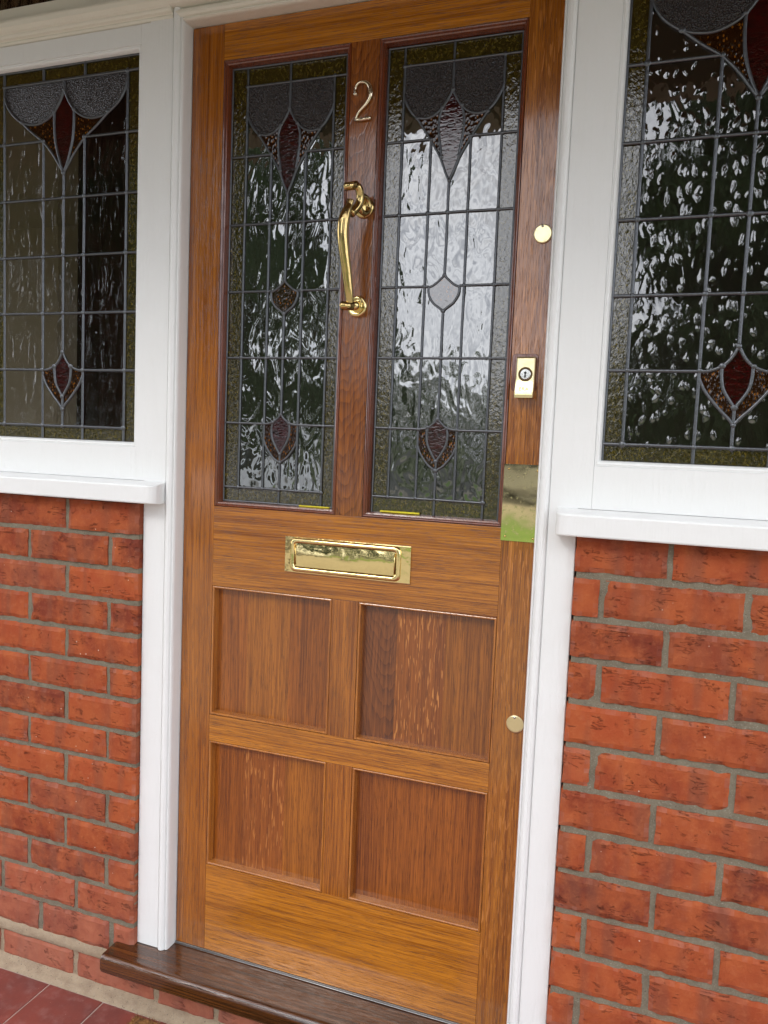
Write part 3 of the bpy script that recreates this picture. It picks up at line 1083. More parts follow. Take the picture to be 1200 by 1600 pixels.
lobe_poly = [(0, D_zt), (0.095, D_zt)] + lobe
ruby_poly = [(0, 1.760)] + seg(lobe, (0, 1.760), (0.018, 1.7305)) + rub + seg(outer, (0.0165, 1.638), (0, 1.5985))
petal_poly = seg(lobe, (0.018, 1.7305), (0.068, 1.718)) + seg(outer, (0.0665, 1.7150), (0.0180, 1.640)) + rub[::-1]
DS = dict(
    pieces=[('textured_lobe_glass', 'g_stipple', [lobe_poly]),
            ('ruby_glass', 'g_ruby', [ruby_poly, btt[:11] + btr]),
            ('amber_petal_glass', 'g_petal', [petal_poly, seg(btt, (0.0185, 1.1448), (0.038, 1.1412)) + [(0.038, 1.109)] + bto + [(0, 1.0804)] + btr[::-1]]),
            ('amber_drop_glass', 'g_lilac', [dropt + dropb])],
    curves=[lobe, outer, rub, dropt, dropb, btt, btr, bto],
    lines=lambda c, xl, xr, z0, z1: (
        [(c, z1, c, 1.760), (c, 1.5985, c, 1.4273), (c, 1.3625, c, 1.1607), (c, 1.0804, c, z0)]
        + [(c + s * 0.038, 1.6755, c + s * 0.038, 1.0078) for s in (-1, 1)]
        + [(xl, 1.6755, c - 0.040, 1.6755), (c + 0.040, 1.6755, xr, 1.6755)]
        + [(xl, z, xr, z) for z in (1.5415, 1.2750)]
        + [(xl, 1.408, c - 0.030, 1.408), (c + 0.030, 1.408, xr, 1.408)]
        + [(xl, 1.1412, c - 0.038, 1.1412), (c + 0.038, 1.1412, xr, 1.1412)]),
    joints=lambda c: [(c + dx, z) for dx in (-0.095, 0.095, -0.038, 0.038) for z in (1.6755, 1.5415, 1.408, 1.275, 1.1412, 1.0078)]
    + [(c, z) for z in (1.76, 1.5985, 1.5415, 1.4273, 1.3625, 1.275, 1.1607, 1.0632, 1.0804, 1.0078)] + [(c + s * 0.018, 1.7305) for s in (-1, 1)] + [(c + s * 0.0665, 1.715) for s in (-1, 1)]
    + [(c + s * 0.0175, 1.642) for s in (-1, 1)] + [(c + s * 0.0185, 1.1448) for s in (-1, 1)])


def window_design(zt, pitch, b):
    """side window pattern; zt = top lattice lead, b = border offset; measured on the left window"""
    sx, sz = b / 0.1643, pitch / 0.12295
    T = lambda P: [(x * sx, zt + (z - 1.858) * sz) for x, z in P]
    ix = 0.055 * sx
    lobe = smooth_path(T([(0.1643, 1.846), (0.160, 1.826), (0.144, 1.801), (0.116, 1.780), (0.088, 1.7725), (0.066, 1.7730), (0.045, 1.7805), (0.0265, 1.7937), (0.010, 1.816), (0, 1.8373)]))
    outer = smooth_path(T([(0.116, 1.780), (0.085, 1.7545), (0.055, 1.7330), (0.030, 1.7060), (0.012, 1.6810), (0, 1.6647)]))
    rub = smooth_path(T([(0.0265, 1.7937), (0.0262, 1.765), (0.0225, 1.730), (0.012, 1.6930), (0, 1.6647)]))
    btt = smooth_path(T([(0, 1.2827), (0.010, 1.264), (0.0225, 1.2513), (0.040, 1.2440), (0.055, 1.2430)]))
    btr = smooth_path(T([(0.0225, 1.2513), (0.0220, 1.234), (0.0185, 1.2150), (0.0090, 1.198), (0, 1.185)]))
    bto = smooth_path(T([(0.055, 1.2317), (0.045, 1.2110), (0.024, 1.1846), (0.009, 1.169), (0, 1.157)]))
    apex, tip, t1, t2, t3 = [T([(0, z)])[0][1] for z in (1.8373, 1.6647, 1.2827, 1.185, 1.157)]
    j1 = T([(0.0265, 1.7937)])[0]
    R = [zt - pitch * k for k in range(6, 0, -1)]
    lob = [(0, zt), (b, zt)] + lobe
    ruby = [(0, apex)] + seg(lobe, (0, apex), j1) + rub
    petal = seg(lobe, j1, T([(0.116, 1.780)])[0]) + outer + rub[::-1]
    pts = btt[:11] + btr
    pe2 = seg(btt, T([(0.0225, 1.2513)])[0], btt[-1]) + bto + [(0, t2)] + btr[::-1]
    return R, ix, dict(
        pieces=[('textured_lobe_glass', 'g_stipple', [lob]), ('ruby_glass', 'g_ruby', [ruby, pts]), ('amber_petal_glass', 'g_petal', [petal, pe2])],
        curves=[lobe, outer, rub, btt, btr, bto],
        lines=lambda c, xl, xr, z0, z1: (
            [(c, zt, c, apex), (c, tip, c, t1), (c, t2, c, R[0])]
            + [(c + s * ix, R[5], c + s * ix, z0) for s in (-1, 1)]
            + [(c + s * ix, zt, c + s * ix, z1) for s in (-1, 1)]
            + [(xl, R[5], c - ix, R[5]), (c + ix, R[5], xr, R[5])]
            + [(xl, R[k], xr, R[k]) for k in (2, 3, 4)]
            + [(xl, R[1], c - ix, R[1]), (c + ix, R[1], xr, R[1])]),
        joints=lambda c: [(c + dx, z) for dx in (-b, b, -ix, ix) for z in R] + [(c, z) for z in (apex, tip, R[4], R[3], R[2], t1, t2, t3, R[0])]
        + [(c + s * j1[0], j1[1]) for s in (-1, 1)] + [(c + s * T([(0.0225, 1.2513)])[0][0], T([(0, 1.2513)])[0][1]) for s in (-1, 1)] + [(c + s * T([(0.116, 0)])[0][0], T([(0, 1.78)])[0][1]) for s in (-1, 1)])


# ------------------------------------------------------------------ the front door
DO = (0.394, 0.0, 0.0)
door = thing('front_door', DO, 'varnished golden oak front door with two stained glass lights, four panels and brass fittings', 'door')
XS0, XS1, XS2, XS3 = 0.0222, 0.0950, 0.7042, 0.7662
ZD0, ZD1 = -0.0095, 1.9288
TH = 0.044
BV = 0.0005


def member(name, x0, x1, z0, z1, mat):
    mb = MB(DO)
    mb.box(x0 + 0.0001, x1 - 0.0001, 0.0, TH, z0 + 0.0001, z1 - 0.0001, BV)
    return mb.build(name, mat, door)


member('stile', XS0, XS1, ZD0, ZD1, 'oak_z')
member('stile', XS2, XS3, ZD0, ZD1, 'oak_zf')
member('rail', XS1, XS2, 1.8589, ZD1, 'oak_x')
member('rail', XS1, XS2, 0.7983, 0.9666, 'oak_x')
member('rail', XS1, XS2, 0.4624, 0.5193, 'oak_x')
member('rail', XS1, XS2, ZD0, 0.1845, 'oak_x')
MX0, MX1 = 0.3709, 0.4276
member('muntin', MX0, MX1, 0.9666, 1.8589, 'oak_zc')
member('muntin', MX0, MX1, 0.5193, 0.7983, 'oak_z')
member('muntin', MX0, MX1, 0.1845, 0.4624, 'oak_z')

GY = 0.0195
for (a, b) in ((XS1, MX0), (MX1, XS2)):
    mb = MB(DO)
    mb.mould(a, b, 0.9666, 1.8589, [(0.0002, 0.004), (0.0006, 0.0006), (0.0012, -0.0008), (0.0026, -0.0016), (0.0044, -0.0012), (0.0056, 0.0004), (0.0062, 0.0022),
                                    (0.0070, 0.0026), (0.0086, 0.0034), (0.0094, 0.0056), (0.0104, 0.0110), (0.0112, GY + 0.002)])
    mb.build('glazing_bead', 'oak_mould_d', door)
for (a, b) in ((XS1, MX0), (MX1, XS2)):
    for (z0, z1) in ((0.5193, 0.7983), (0.1845, 0.4624)):
        mb = MB(DO)
        mb.mould(a, b, z0, z1, [(0.0002, 0.006), (0.0007, 0.0008), (0.0012, -0.0002), (0.0024, -0.0008), (0.0040, -0.0006), (0.0050, 0.0004), (0.0056, 0.0022), (0.0058, 0.0190)])
        mb.build('panel_moulding', 'oak_mould', door)
# panels, each glued up from three boards
PY = 0.0182
lanes = {(0, 1): ('oak_panel', 'oak_panel_l', 'oak_panel'), (1, 1): ('oak_panel_c', 'oak_panel_f', 'oak_panel_l'),
         (0, 0): ('oak_panel', 'oak_panel_f', 'oak_panel_l'), (1, 0): ('oak_panel', 'oak_panel', 'oak_panel')}
for i, (a, b) in enumerate(((XS1, MX0), (MX1, XS2))):
    for k, (z0, z1) in enumerate(((0.1845, 0.4624), (0.5193, 0.7983))):
        mb = MB(DO)
        w = b - a - 0.01
        cuts = [a + 0.005, a + 0.005 + w * 0.27, a + 0.005 + w * 0.64, b - 0.005]
        for n in range(3):
            mt = lanes[(i, k)][n]
            mb.box(cuts[n], cuts[n + 1], PY, PY + 0.012, z0 + 0.005, z1 - 0.005, 0.00012, mb.mat(mt), 1)
        mb.build('panel', None, door)

leaded(door, DO, 0.2355, 0.1060, 0.3560, 0.9785, 1.8470, 0.095, 0.038, D_rows, D_zt, DS, 'g_reamy', GY, 21, 0.0046)
leaded(door, DO, 0.5670, 0.4402, 0.6918, 0.9745, 1.8455, 0.0945, 0.038, D_rows, D_zt, DS, 'g_reamy', GY, 22, 0.0046)
mb = MB(DO)
mb.box(0.4600, 0.5400, GY - 0.0075, GY - 0.0035, 0.9780, 0.9812, 0.0003)
mb.build('yellow_strip', 'yellow', door)
mb = MB(DO)
mb.box(0.2850, 0.3520, GY - 0.0075, GY - 0.0035, 0.9775, 0.9800, 0.0003)
mb.build('yellow_strip', 'yellow', door)

# --- house number
def px_path(pts, fx, fz):
    return [(fx(a), fz(b)) for a, b in pts]


num = [(0.3832, 1.7640), (0.3826, 1.7700), (0.3848, 1.7770), (0.3905, 1.7820), (0.3985, 1.7825), (0.4060, 1.7800), (0.4125, 1.7720), (0.4145, 1.7600), (0.4115, 1.7500),
       (0.4050, 1.7410), (0.3970, 1.7340), (0.3905, 1.7270), (0.3870, 1.7195), (0.3862, 1.7160)]
np_ = smooth_path([(x, -0.005, z) for x, z in num], 4)
rad = []
for i in range(len(np_)):
    u = i / (len(np_) - 1)
    rad.append(0.0024 + 0.0020 * math.exp(-((u - 0.52) / 0.2) ** 2))
mb = MB(DO)
mb.tube(np_, rad, 0, 10, 0.9)
mb.lathe_y(0.3832, 1.7625, [(0.0, -0.0075), (0.0022, -0.0072), (0.0036, -0.006), (0.0038, -0.003), (0.0038, 0.0)], 0, 20)
mb.tube([(0.3842, -0.005, 1.7150), (0.4020, -0.005, 1.7150), (0.4165, -0.005, 1.7162)], [0.0028, 0.0032, 0.0034], 0, 10, 0.9)
nb = mb.build('house_number', 'nickel', door)
mb = MB(DO)
for x, z in ((0.3832, 1.7625), (0.4140, 1.7162)):
    mb.lathe_y(x, z, [(0.0, -0.0084), (0.0012, -0.0082), (0.0017, -0.0074), (0.0017, -0.006)], 0, 12)
mb.build('screw', 'steel', nb)

# --- door knocker: curved pear-drop pull on two round roses
kn = MB(DO)
kx = 0.4085
kn.lathe_y(kx, 1.5540, [(0.0200, 0.0), (0.0200, -0.0030), (0.0185, -0.0050), (0.0140, -0.0062), (0.0100, -0.0068), (0.0, -0.0070)], 0, 36)
knock = kn.build('door_knocker', 'brass_old', door)
knock['label'] = 'curved brass door knocker on the centre upright'
mb = MB(DO)
# ring lug standing off the rose, seen almost edge on
lp = []
for i in range(33):
    a = 2 * math.pi * i / 32
    q = 0.0150 * math.cos(a)
    lp.append((0.4150 + q * 0.30, -0.0180 + q * 0.95, 1.5540 + 0.0150 * math.sin(a)))
mb.tube(lp, 0.0052, 0, 14, 1.0, False)
mb.build('lug', 'brass_old', knock)
mb = MB(DO)
# hooked head of the arm, gripping the ring
hook = smooth_path([(0.4105, -0.046, 1.5815), (0.4135, -0.040, 1.5740), (0.4140, -0.036, 1.5640), (0.4125, -0.036, 1.5520), (0.4080, -0.042, 1.5400), (0.4020, -0.050, 1.5300)], 4)
mb.tube(hook, [0.0070, 0.0074] + [0.0076] * (len(hook) - 4) + [0.0082, 0.0086], 0, 14)
arm = smooth_path([(0.4030, -0.055, 1.5530), (0.4015, -0.057, 1.5430), (0.3985, -0.060, 1.5340), (0.3955, -0.062, 1.5220), (0.3930, -0.063, 1.5050),
                   (0.3930, -0.062, 1.4850), (0.3955, -0.057, 1.4550), (0.3990, -0.050, 1.4200), (0.4015, -0.045, 1.3920), (0.4025, -0.041, 1.3740), (0.4018, -0.039, 1.3620)], 5)
rr = []
for i in range(len(arm)):
    u = i / (len(arm) - 1)
    k = 0.0058 + (0.0098 - 0.0058) * min(1, max(0, (u - 0.10) / 0.24)) ** 0.8
    if u > 0.45:
        k = 0.0098 - 0.0036 * ((u - 0.45) / 0.55)
    rr.append(k * 1.12)
mb.tube(arm, rr, 0, 20, 0.85)
mb.tube([(0.3885, -0.050, 1.5790), (0.3886, -0.050, 1.5790), (0.4125, -0.046, 1.5815), (0.4126, -0.046, 1.5815)], [0.0070, 0.0076, 0.0076, 0.0070], 0, 18)
mb.tube([(0.3885, -0.048, 1.3640), (0.3886, -0.048, 1.3640), (0.4085, -0.036, 1.3650)], [0.0075, 0.0084, 0.0084], 0, 18)
mb.build('knocker_arm', 'brass_old', knock)
mb = MB(DO)
mb.lathe_y(0.4022, 1.3700, [(0.0205, 0.0), (0.0205, -0.0030), (0.0190, -0.0062), (0.0160, -0.0072), (0.0125, -0.0060), (0.0105, -0.0050), (0.0098, -0.0080), (0.0080, -0.0150), (0.0060, -0.0185), (0.0, -0.0195)], 0, 40)
mb.build('strike_plate', 'brass', knock)

# --- letter plate
lb = MB(DO)
X0, X1, Z0, Z1 = 0.2652, 0.5328, 0.8443, 0.9170
lb.box(X0, X1, -0.0040, 0.001, Z0, Z1, 0.0012)
letter = lb.build('letter_plate', 'brass', door)
mb = MB(DO)
fx0, fx1, fz0, fz1 = 0.2835, 0.5075, 0.8525, 0.9095


def rrect(x0, x1, z0, z1, r, y, n=5):
    out = []
    for cx, cz, a0 in ((x1 - r, z1 - r, 0), (x0 + r, z1 - r, 90), (x0 + r, z0 + r, 180), (x1 - r, z0 + r, 270)):
        for i in range(n + 1):
            a = RAD(a0 + 90 * i / n)
            out.append((cx + r * math.cos(a), y, cz + r * math.sin(a)))
    return out


prof = [(-0.0060, -0.0038), (-0.0050, -0.0068), (-0.0025, -0.0088), (0.0005, -0.0092), (0.0030, -0.0080), (0.0045, -0.0050), (0.0050, -0.0044)]
mb.rings([rrect(fx0 + a, fx1 - a, fz0 + a, fz1 - a, 0.009 - a * 0.6, y) for a, y in prof], 0, True, False, True)
mb.build('raised_border', 'brass', letter)
# flap: slightly dished sheet
mb = MB(DO)
nx, nz = 40, 14
vs = []
for j2 in range(nz + 1):
    for i2 in range(nx + 1):
        u, w = i2 / nx, j2 / nz
        x, z = fx0 + 0.0055 + (fx1 - fx0 - 0.011) * u, fz0 + 0.0055 + (fz1 - fz0 - 0.011) * w
        e = min(u, 1 - u, w * 0.3, (1 - w) * 0.3)
        y = -0.0050 - 0.0016 * math.sin(math.pi * w) - 0.0010 * math.sin(math.pi * u) + 0.0005 * noise.noise(Vector((x * 22, z * 34, 2.2)))
        vs.append((x, y, z))
fs = [(j2 * (nx + 1) + i2, j2 * (nx + 1) + i2 + 1, (j2 + 1) * (nx + 1) + i2 + 1, (j2 + 1) * (nx + 1) + i2) for j2 in range(nz) for i2 in range(nx)]
mb.add(vs, fs, 0, True)
mb.build('letter_flap', 'brass', letter)
mb = MB(DO)
for x in (fx0 + 0.0062, fx1 - 0.0062):
    mb.tube([(x, -0.0072, fz0 + 0.008), (x, -0.0072, fz1 - 0.008)], 0.0012, 0, 8)
mb.build('hinge_pin', 'brass_old', letter)

# --- push plate
mb = MB(DO)
nx, nz = 14, 22
vs = []
for j2 in range(nz + 1):
    for i2 in range(nx + 1):
        x, z = 0.7026 + (0.7660 - 0.7026) * i2 / nx, 0.9433 + (1.0834 - 0.9433) * j2 / nz
        vs.append((x, -0.0022 + 0.00012 * noise.noise(Vector((x * 18, z * 14, 6))), z))
fs = [(j2 * (nx + 1) + i2, j2 * (nx + 1) + i2 + 1, (j2 + 1) * (nx + 1) + i2 + 1, (j2 + 1) * (nx + 1) + i2) for j2 in range(nz) for i2 in range(nx)]
mb.add(vs, fs, 0, True)
mb.box(0.7026, 0.7660, -0.0020, 0.0, 0.9433, 1.0834, 0)
pp = mb.build('push_plate', 'brass_plate', door)
for x, z in ((0.7115, 1.0745), (0.7635, 1.0725), (0.7105, 0.9510), (0.7620, 0.9500)):
    mb = MB(DO)
    mb.lathe_y(x, z, [(0.0, -0.0034), (0.0010, -0.0034), (0.0019, -0.0026), (0.0019, -0.002)], 0, 14)
    mb.build('screw', 'brass_old', pp)

# --- keyhole covers
for cx, cz in ((0.7487, 1.4889), (0.7482, 0.6040)):
    mb = MB(DO)
    mb.lathe_y(cx, cz, [(0.0, -0.0042), (0.0145, -0.0042), (0.0160, -0.0036), (0.0164, -0.0026), (0.0160, -0.0012), (0.0150, -0.0008), (0.0150, 0)], 0, 48, False)
    kc = mb.build('keyhole_cover', 'brass_flat', door)
    mb = MB(DO)
    mb.lathe_y(cx - 0.0010, cz + 0.0125, [(0.0, -0.0062), (0.0014, -0.0060), (0.0022, -0.0052), (0.0024, -0.0040)], 0, 16)
    mb.build('screw', 'steel', kc)

# --- dark pad standing in for the missing sheen around the night latch
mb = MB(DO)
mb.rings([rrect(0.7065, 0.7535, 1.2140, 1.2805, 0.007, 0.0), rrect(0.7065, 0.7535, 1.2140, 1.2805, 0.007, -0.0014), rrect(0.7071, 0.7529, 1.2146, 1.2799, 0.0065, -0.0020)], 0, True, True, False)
mb.build('latch_shade_pad', 'oak_mould_d', door)
# --- night latch cylinder pull
mb = MB(DO)
lx0, lx1, lz0, lz1 = 0.7165, 0.7500, 1.2015, 1.2745
P = []
for z, y in ((lz1, -0.0105), (lz1 - 0.003, -0.0125), (1.2330, -0.0135), (1.2290, -0.0150), (1.2120, -0.0205), (1.2070, -0.0225), (lz0, -0.0215), (lz0 + 0.0008, -0.012)):
    P.append((y, z))
prf = [(0.0, lz1)] + P + [(0.0, 1.208)]
rs = []
for x, q in ((lx0, 0.0012), (lx0 + 0.0008, 0.0003), (lx0 + 0.002, 0), (lx1 - 0.002, 0), (lx1 - 0.0008, 0.0003), (lx1, 0.0012)):
    rs.append([(x, y + (q if y < -0.001 else 0), min(max(z, lz0 + q), lz1 - q)) for y, z in prf])
mb.rings(rs, 0, True, True, False)
lock = mb.build('night_latch', 'brass_flat', door)
mb = MB(DO)
cx, cz = 0.7335, 1.2435
mb.lathe_y(cx, cz, [(0.0126, -0.0120), (0.0126, -0.0146), (0.0116, -0.0160), (0.0106, -0.0150), (0.0098, -0.0138)], mb.mat('engraved'), 32)
mb.lathe_y(cx, cz, [(0.0098, -0.0142), (0.0085, -0.0150), (0.0, -0.0151)], mb.mat('steel'), 32, False)
cyl = mb.build('lock_cylinder', None, lock)
mb = MB(DO)
kp = [(cx + 0.0022 * math.cos(RAD(a)), cz + 0.0022 + 0.0024 * math.sin(RAD(a))) for a in range(-60, 241, 30)]
kp = kp + [(cx - 0.0010, cz - 0.001), (cx - 0.0018, cz - 0.0060), (cx + 0.0016, cz - 0.0060), (cx + 0.0010, cz - 0.001)]
mb.prism(kp, -0.0157, -0.0145, 0)
mb.build('keyhole', 'black', cyl)
# engraved maker's letters
cu = bpy.data.curves.new('lettering', 'FONT')
cu.body = 'ERA'
cu.size = 0.0100
cu.align_x = 'CENTER'
cu.extrude = 0.0002
to = bpy.data.objects.new('lettering_src', cu)
COL.objects.link(to)
bpy.context.view_layer.update()
me = bpy.data.meshes.new_from_object(to)
bpy.data.objects.remove(to)
me.materials.clear()
me.materials.append(M['engraved'])
tilt = math.atan2(0.0055, 0.017)
Mx = Matrix.Translation(Vector((0.7332, -0.0203, 1.2140)) - Vector(DO)) @ Matrix.Rotation(-tilt, 4, 'X') @ Matrix.Rotation(RAD(90), 4, 'X')
me.transform(Mx)
lt = bpy.data.objects.new('lettering', me)
COL.objects.link(lt)
lt.parent = lock

# ------------------------------------------------------------------ side windows
def side_window(c, gx0, gx1, gz0, gz1, inner_side, zt, pitch, b, glassmat, label, seed, outer_x, inner_x, jn):
    O = (c, -0.01, 0.965)
    w = thing('side_window', O, label, 'window', 'leaded windows beside the door')
    yg = -0.016
    R, ix, shp = window_design(zt, pitch, b)
    # sash: four members
    bead = 0.0108
    sx0, sx1 = (outer_x, inner_x) if outer_x < inner_x else (inner_x, outer_x)
    zs0, zs1 = 1.0125, 1.9365
    ax0, ax1, az0, az1 = gx0 - bead, gx1 + bead, gz0 - bead * 0.75, gz1 + bead
    for nm, (p, q, s, t_) in (('sash_stile', (sx0, ax0, zs0, zs1)), ('sash_stile', (ax1, sx1, zs0, zs1)), ('sash_rail', (ax0, ax1, zs0, az0)), ('sash_rail', (ax0, ax1, az1, zs1))):
        mb = MB(O)
        mb.box(p + 0.0001, q - 0.0001, YF + (0.0004 if 'rail' in nm else 0), 0.012, s + 0.0001, t_ - 0.0001, 0.0007)
        mb.build(nm, 'paint', w)
    mb = MB(O)
    mb.mould(ax0, ax1, az0, az1, [(-0.0002, YF + 0.004), (0.0004, YF + 0.0024), (0.0012, YF + 0.0030), (0.0040, YF + 0.0022), (0.0066, YF + 0.0034), (0.0085, YF + 0.0064), (0.0098, YF + 0.0110), (0.0106, yg + 0.001)])
    mb.build('glazing_bead', 'paint', w)
    # outer jamb
    mb = MB(O)
    if outer_x < inner_x:
        mb.box(outer_x - 0.045, outer_x - 0.001, YF, 0.04, 0.97, 1.9365, 0.001)
    else:
        mb.box(outer_x + 0.001, outer_x + 0.045, YF, 0.04, 0.97, 1.9365, 0.001)
    mb.build('jamb', 'paint', w)
    # sill with shaped horn lapping the door jamb
    mb = MB(O)
    sp = [(0.03, 0.9672), (0.03, 1.0120), (-0.030, 1.0120), (-0.0330, 1.0118), (-0.0700, 1.0062), (-0.0735, 1.0046), (-0.0748, 1.0020), (-0.0748, 0.9700), (-0.0735, 0.9678), (-0.0710, 0.9672)]
    horn = jn
    d = 1 if inner_x > outer_x else -1
    far = outer_x - d * 0.055
    rs = []
    stops = [(far, 0.0), (horn - d * 0.024, 0.0)]
    for a in range(10, 91, 10):
        stops.append((horn - d * 0.024 + d * 0.024 * math.sin(RAD(a)), 0.020 * (1 - math.cos(RAD(a)))))
    for x, q in stops:
        rs.append([(x, max(y, y) if y > -0.034 else y + q * (abs(y) - 0.032) / 0.043, z) for y, z in [(min(yy, 0.03) if (d * (x - jn) < -0.036) else min(yy, YF - 0.0004) if yy > YF else yy, zz) for yy, zz in sp]])
    mb.rings(rs, 0, True, True, False)
    mb.build('sill', 'paint', w)
    leaded(w, O, c, gx0, gx1, gz0, gz1, b, ix, R, zt, shp, glassmat, yg, seed, 0.0060)
    return w


side_window(-0.2860, -0.4815, -0.0905, 1.0905, 1.8872, 1, 1.8580, 0.12285, 0.1643, 'g_calm',
            'white framed leaded window left of the oak door, dull dark glass showing the room', 31, -0.545, -0.0372, -0.0035)
side_window(1.0778, 0.8742, 1.2815, 1.0950, 1.9020, -1, 1.8735, 0.12460, 0.1712, 'g_droplet',
            'white framed leaded window right of the oak door, glass covered in bright droplet reflections', 32, 1.3330, 0.8262, 0.8075)
# dark gap between right jamb and sash is left open; close it from behind
# the piece of post between jamb section and left sash
mb = MB(O if False else (0.394, -0.01, -0.02))
mb.box(-0.0575 + 0.0215, -0.0365, YF + 0.0012, 0.03, 0.97, 1.93, 0)

# ------------------------------------------------------------------ transom rail and fanlights above
TO = (0.394, 0.0, 1.94)
tr = thing('transom_window', TO, 'white moulded transom rail above the door and side windows, dark lights over it', 'window')
mb = MB(TO)
prof = [(0.03, 1.9375), (-0.030, 1.9375), (-0.0330, 1.9385), (-0.0345, 1.9420), (-0.0335, 1.9450), (-0.0350, 1.9462), (-0.0400, 1.9480), (-0.0425, 1.9515), (-0.0430, 1.9550),
        (-0.0470, 1.9575), (-0.0535, 1.9640), (-0.0560, 1.9720), (-0.0560, 1.9760), (-0.0380, 1.9790), (-0.0340, 1.9800), (0.03, 1.9800)]
# stop the lower part short over the door (the head moulding fills it)
for (x0, x1) in ((-0.60, -0.0040), (0.7925, 1.385)):
    mb.extr_x(prof, x0, x1, 0)
mb.extr_x([(0.03, 1.9552), (-0.0330, 1.9552), (-0.0430, 1.9562)] + prof[9:], -0.0038, 0.7923, 0)
mb.build('transom', 'paint_warm_shade', tr)
mb = MB(TO)
mb.box(-0.60, 1.385, -0.0330, 0.03, 1.9803, 2.0140, 0.0015)
mb.box(-0.60, 1.385, -0.0330, 0.03, 2.262, 2.33, 0.0015)
for x in (-0.60, -0.03, 0.775, 1.335):
    mb.box(x, x + 0.05, -0.0326, 0.03, 2.0142, 2.2618, 0.0015)
mb.build('frame', 'paint_warm_shade', tr)
for (x0, x1) in ((-0.55, -0.03), (0.02, 0.775), (0.825, 1.335)):
    mb = MB(TO)
    mb.box(x0, x1, -0.006, -0.002, 2.0142, 2.2618)
    mb.build('pane', 'g_calm', tr)

# ------------------------------------------------------------------ doormat
MO = (0.30, -0.30, FZ)
mat_o = MB(MO)
mx0, mx1, my0, my1 = -0.014, 0.60, -0.52, -0.090
mat_o.box(mx0 + 0.002, mx1 - 0.002, my0 + 0.002, my1 - 0.002, FZ + 0.0005, FZ + 0.007, 0.002)
rr_ = random.Random(5)
vs, fs = [], []
for i in range(30000):
    x, y = rr_.uniform(mx0, mx1), rr_.uniform(my0, my1)
    if rr_.random() < 0.5 and not (x < mx0 + 0.28 and y > my1 - 0.12):
        continue
    h = rr_.uniform(0.011, 0.017)
    dx, dy = rr_.uniform(-0.004, 0.004), rr_.uniform(-0.004, 0.004)
    a = rr_.uniform(0, 3.14)
    w = 0.0006
    b = len(vs)
    vs += [(x - w * math.cos(a), y - w * math.sin(a), FZ + 0.006), (x + w * math.cos(a), y + w * math.sin(a), FZ + 0.006),
           (x + dx, y + dy, FZ + h)]
    fs.append((b, b + 1, b + 2))
mat_o.add(vs, fs, 0)
tag(mat_o.build('doormat', 'coir'), 'brown coir doormat on the red tiles in front of the threshold', 'doormat')

# ------------------------------------------------------------------ house shell and hall behind the door
HO = (0.4, 1.5, -0.14)
hs = thing('house', HO, 'house interior behind the door and windows, pale hall wall and dark brown curtain', 'building')
mb = MB(HO)
mb.box(-5.2, 3.0, 3.0, 3.1, -0.3, 2.6)
# unseen end wall; its wide opening is added to let sky light in
mb.box(-5.3, -5.2, 0.06, 0.5, -0.3, 2.6)
mb.box(-5.3, -5.2, 2.7, 3.1, -0.3, 2.6)
mb.box(-5.3, -5.2, 0.5, 2.7, -0.3, 0.5)
mb.box(-5.3, -5.2, 0.5, 2.7, 2.4, 2.6)
mb.box(3.0, 3.1, 0.06, 3.1, -0.3, 2.6)
mb.box(-5.2, -1.3, 0.0, 0.06, -0.3, 2.6)
mb.box(2.1, 3.0, 0.0, 0.06, -0.3, 2.6)
mb.box(-1.3, 2.1, 0.0, 0.06, 2.354, 2.6)
mb.build('wall', 'plaster', hs)
mb = MB(HO)
mb.box(-5.2, 3.0, 0.06, 3.0, 2.5, 2.55)
mb.build('ceiling', 'plaster', hs)
mb = MB(HO)
mb.box(-5.2, 3.0, 0.062, 3.0, -0.06, -0.03)
mb.build('floor', 'hallfloor', hs)
mb = MB(HO)
mb.box(-0.62, -0.56, 0.43, 3.0, -0.03, 2.5)
mb.build('partition', 'plaster', hs)
mb = MB(HO)
n = 160
rs = []
for i in range(n + 1):
    x = -0.62 + 0.9 * i / n
    y = 0.40 + 0.022 * math.sin(i * 0.55) + 0.010 * math.sin(i * 0.21 + 1)
    rs.append([(x, y, 0.0), (x, y, 2.4)])
mb.rings(rs, 0, False, False, True)
mb.build('curtain', 'curtain', hs)
mb = MB((-0.36, 0.12, 1.01))
mb.box(-0.62, -0.06, 0.075, 0.20, 0.985, 1.012, 0.003)
for i in range(7):
    q = i / 6
    mb.tone = (.5, .5, 0)
mb.build('inner_sill', 'plaster', None)
bpy.data.objects['inner_sill'].parent = hs
bpy.data.objects['inner_sill'].location = Vector((-0.36, 0.12, 1.01)) - Vector(HO)
mb = MB((-0.37, 0.13, 1.012))
for (x, y, z, r1) in ((-0.385, 0.13, 1.030, 0.020), (-0.362, 0.13, 1.024, 0.014), (-0.345, 0.135, 1.034, 0.012), (-0.33, 0.13, 1.021, 0.010)):
    bm = bmesh.new()
    bmesh.ops.create_icosphere(bm, subdivisions=3, radius=r1)
    for v in bm.verts:
        v.co = v.co * (1 + 0.35 * noise.noise(v.co * 70)) + Vector((x, y, z))
    mb.from_bm(bm, 0, True)
tag(mb.build('cloth', 'blue'), 'crumpled blue cloth on the inner sill behind the left leaded window', 'cloth')

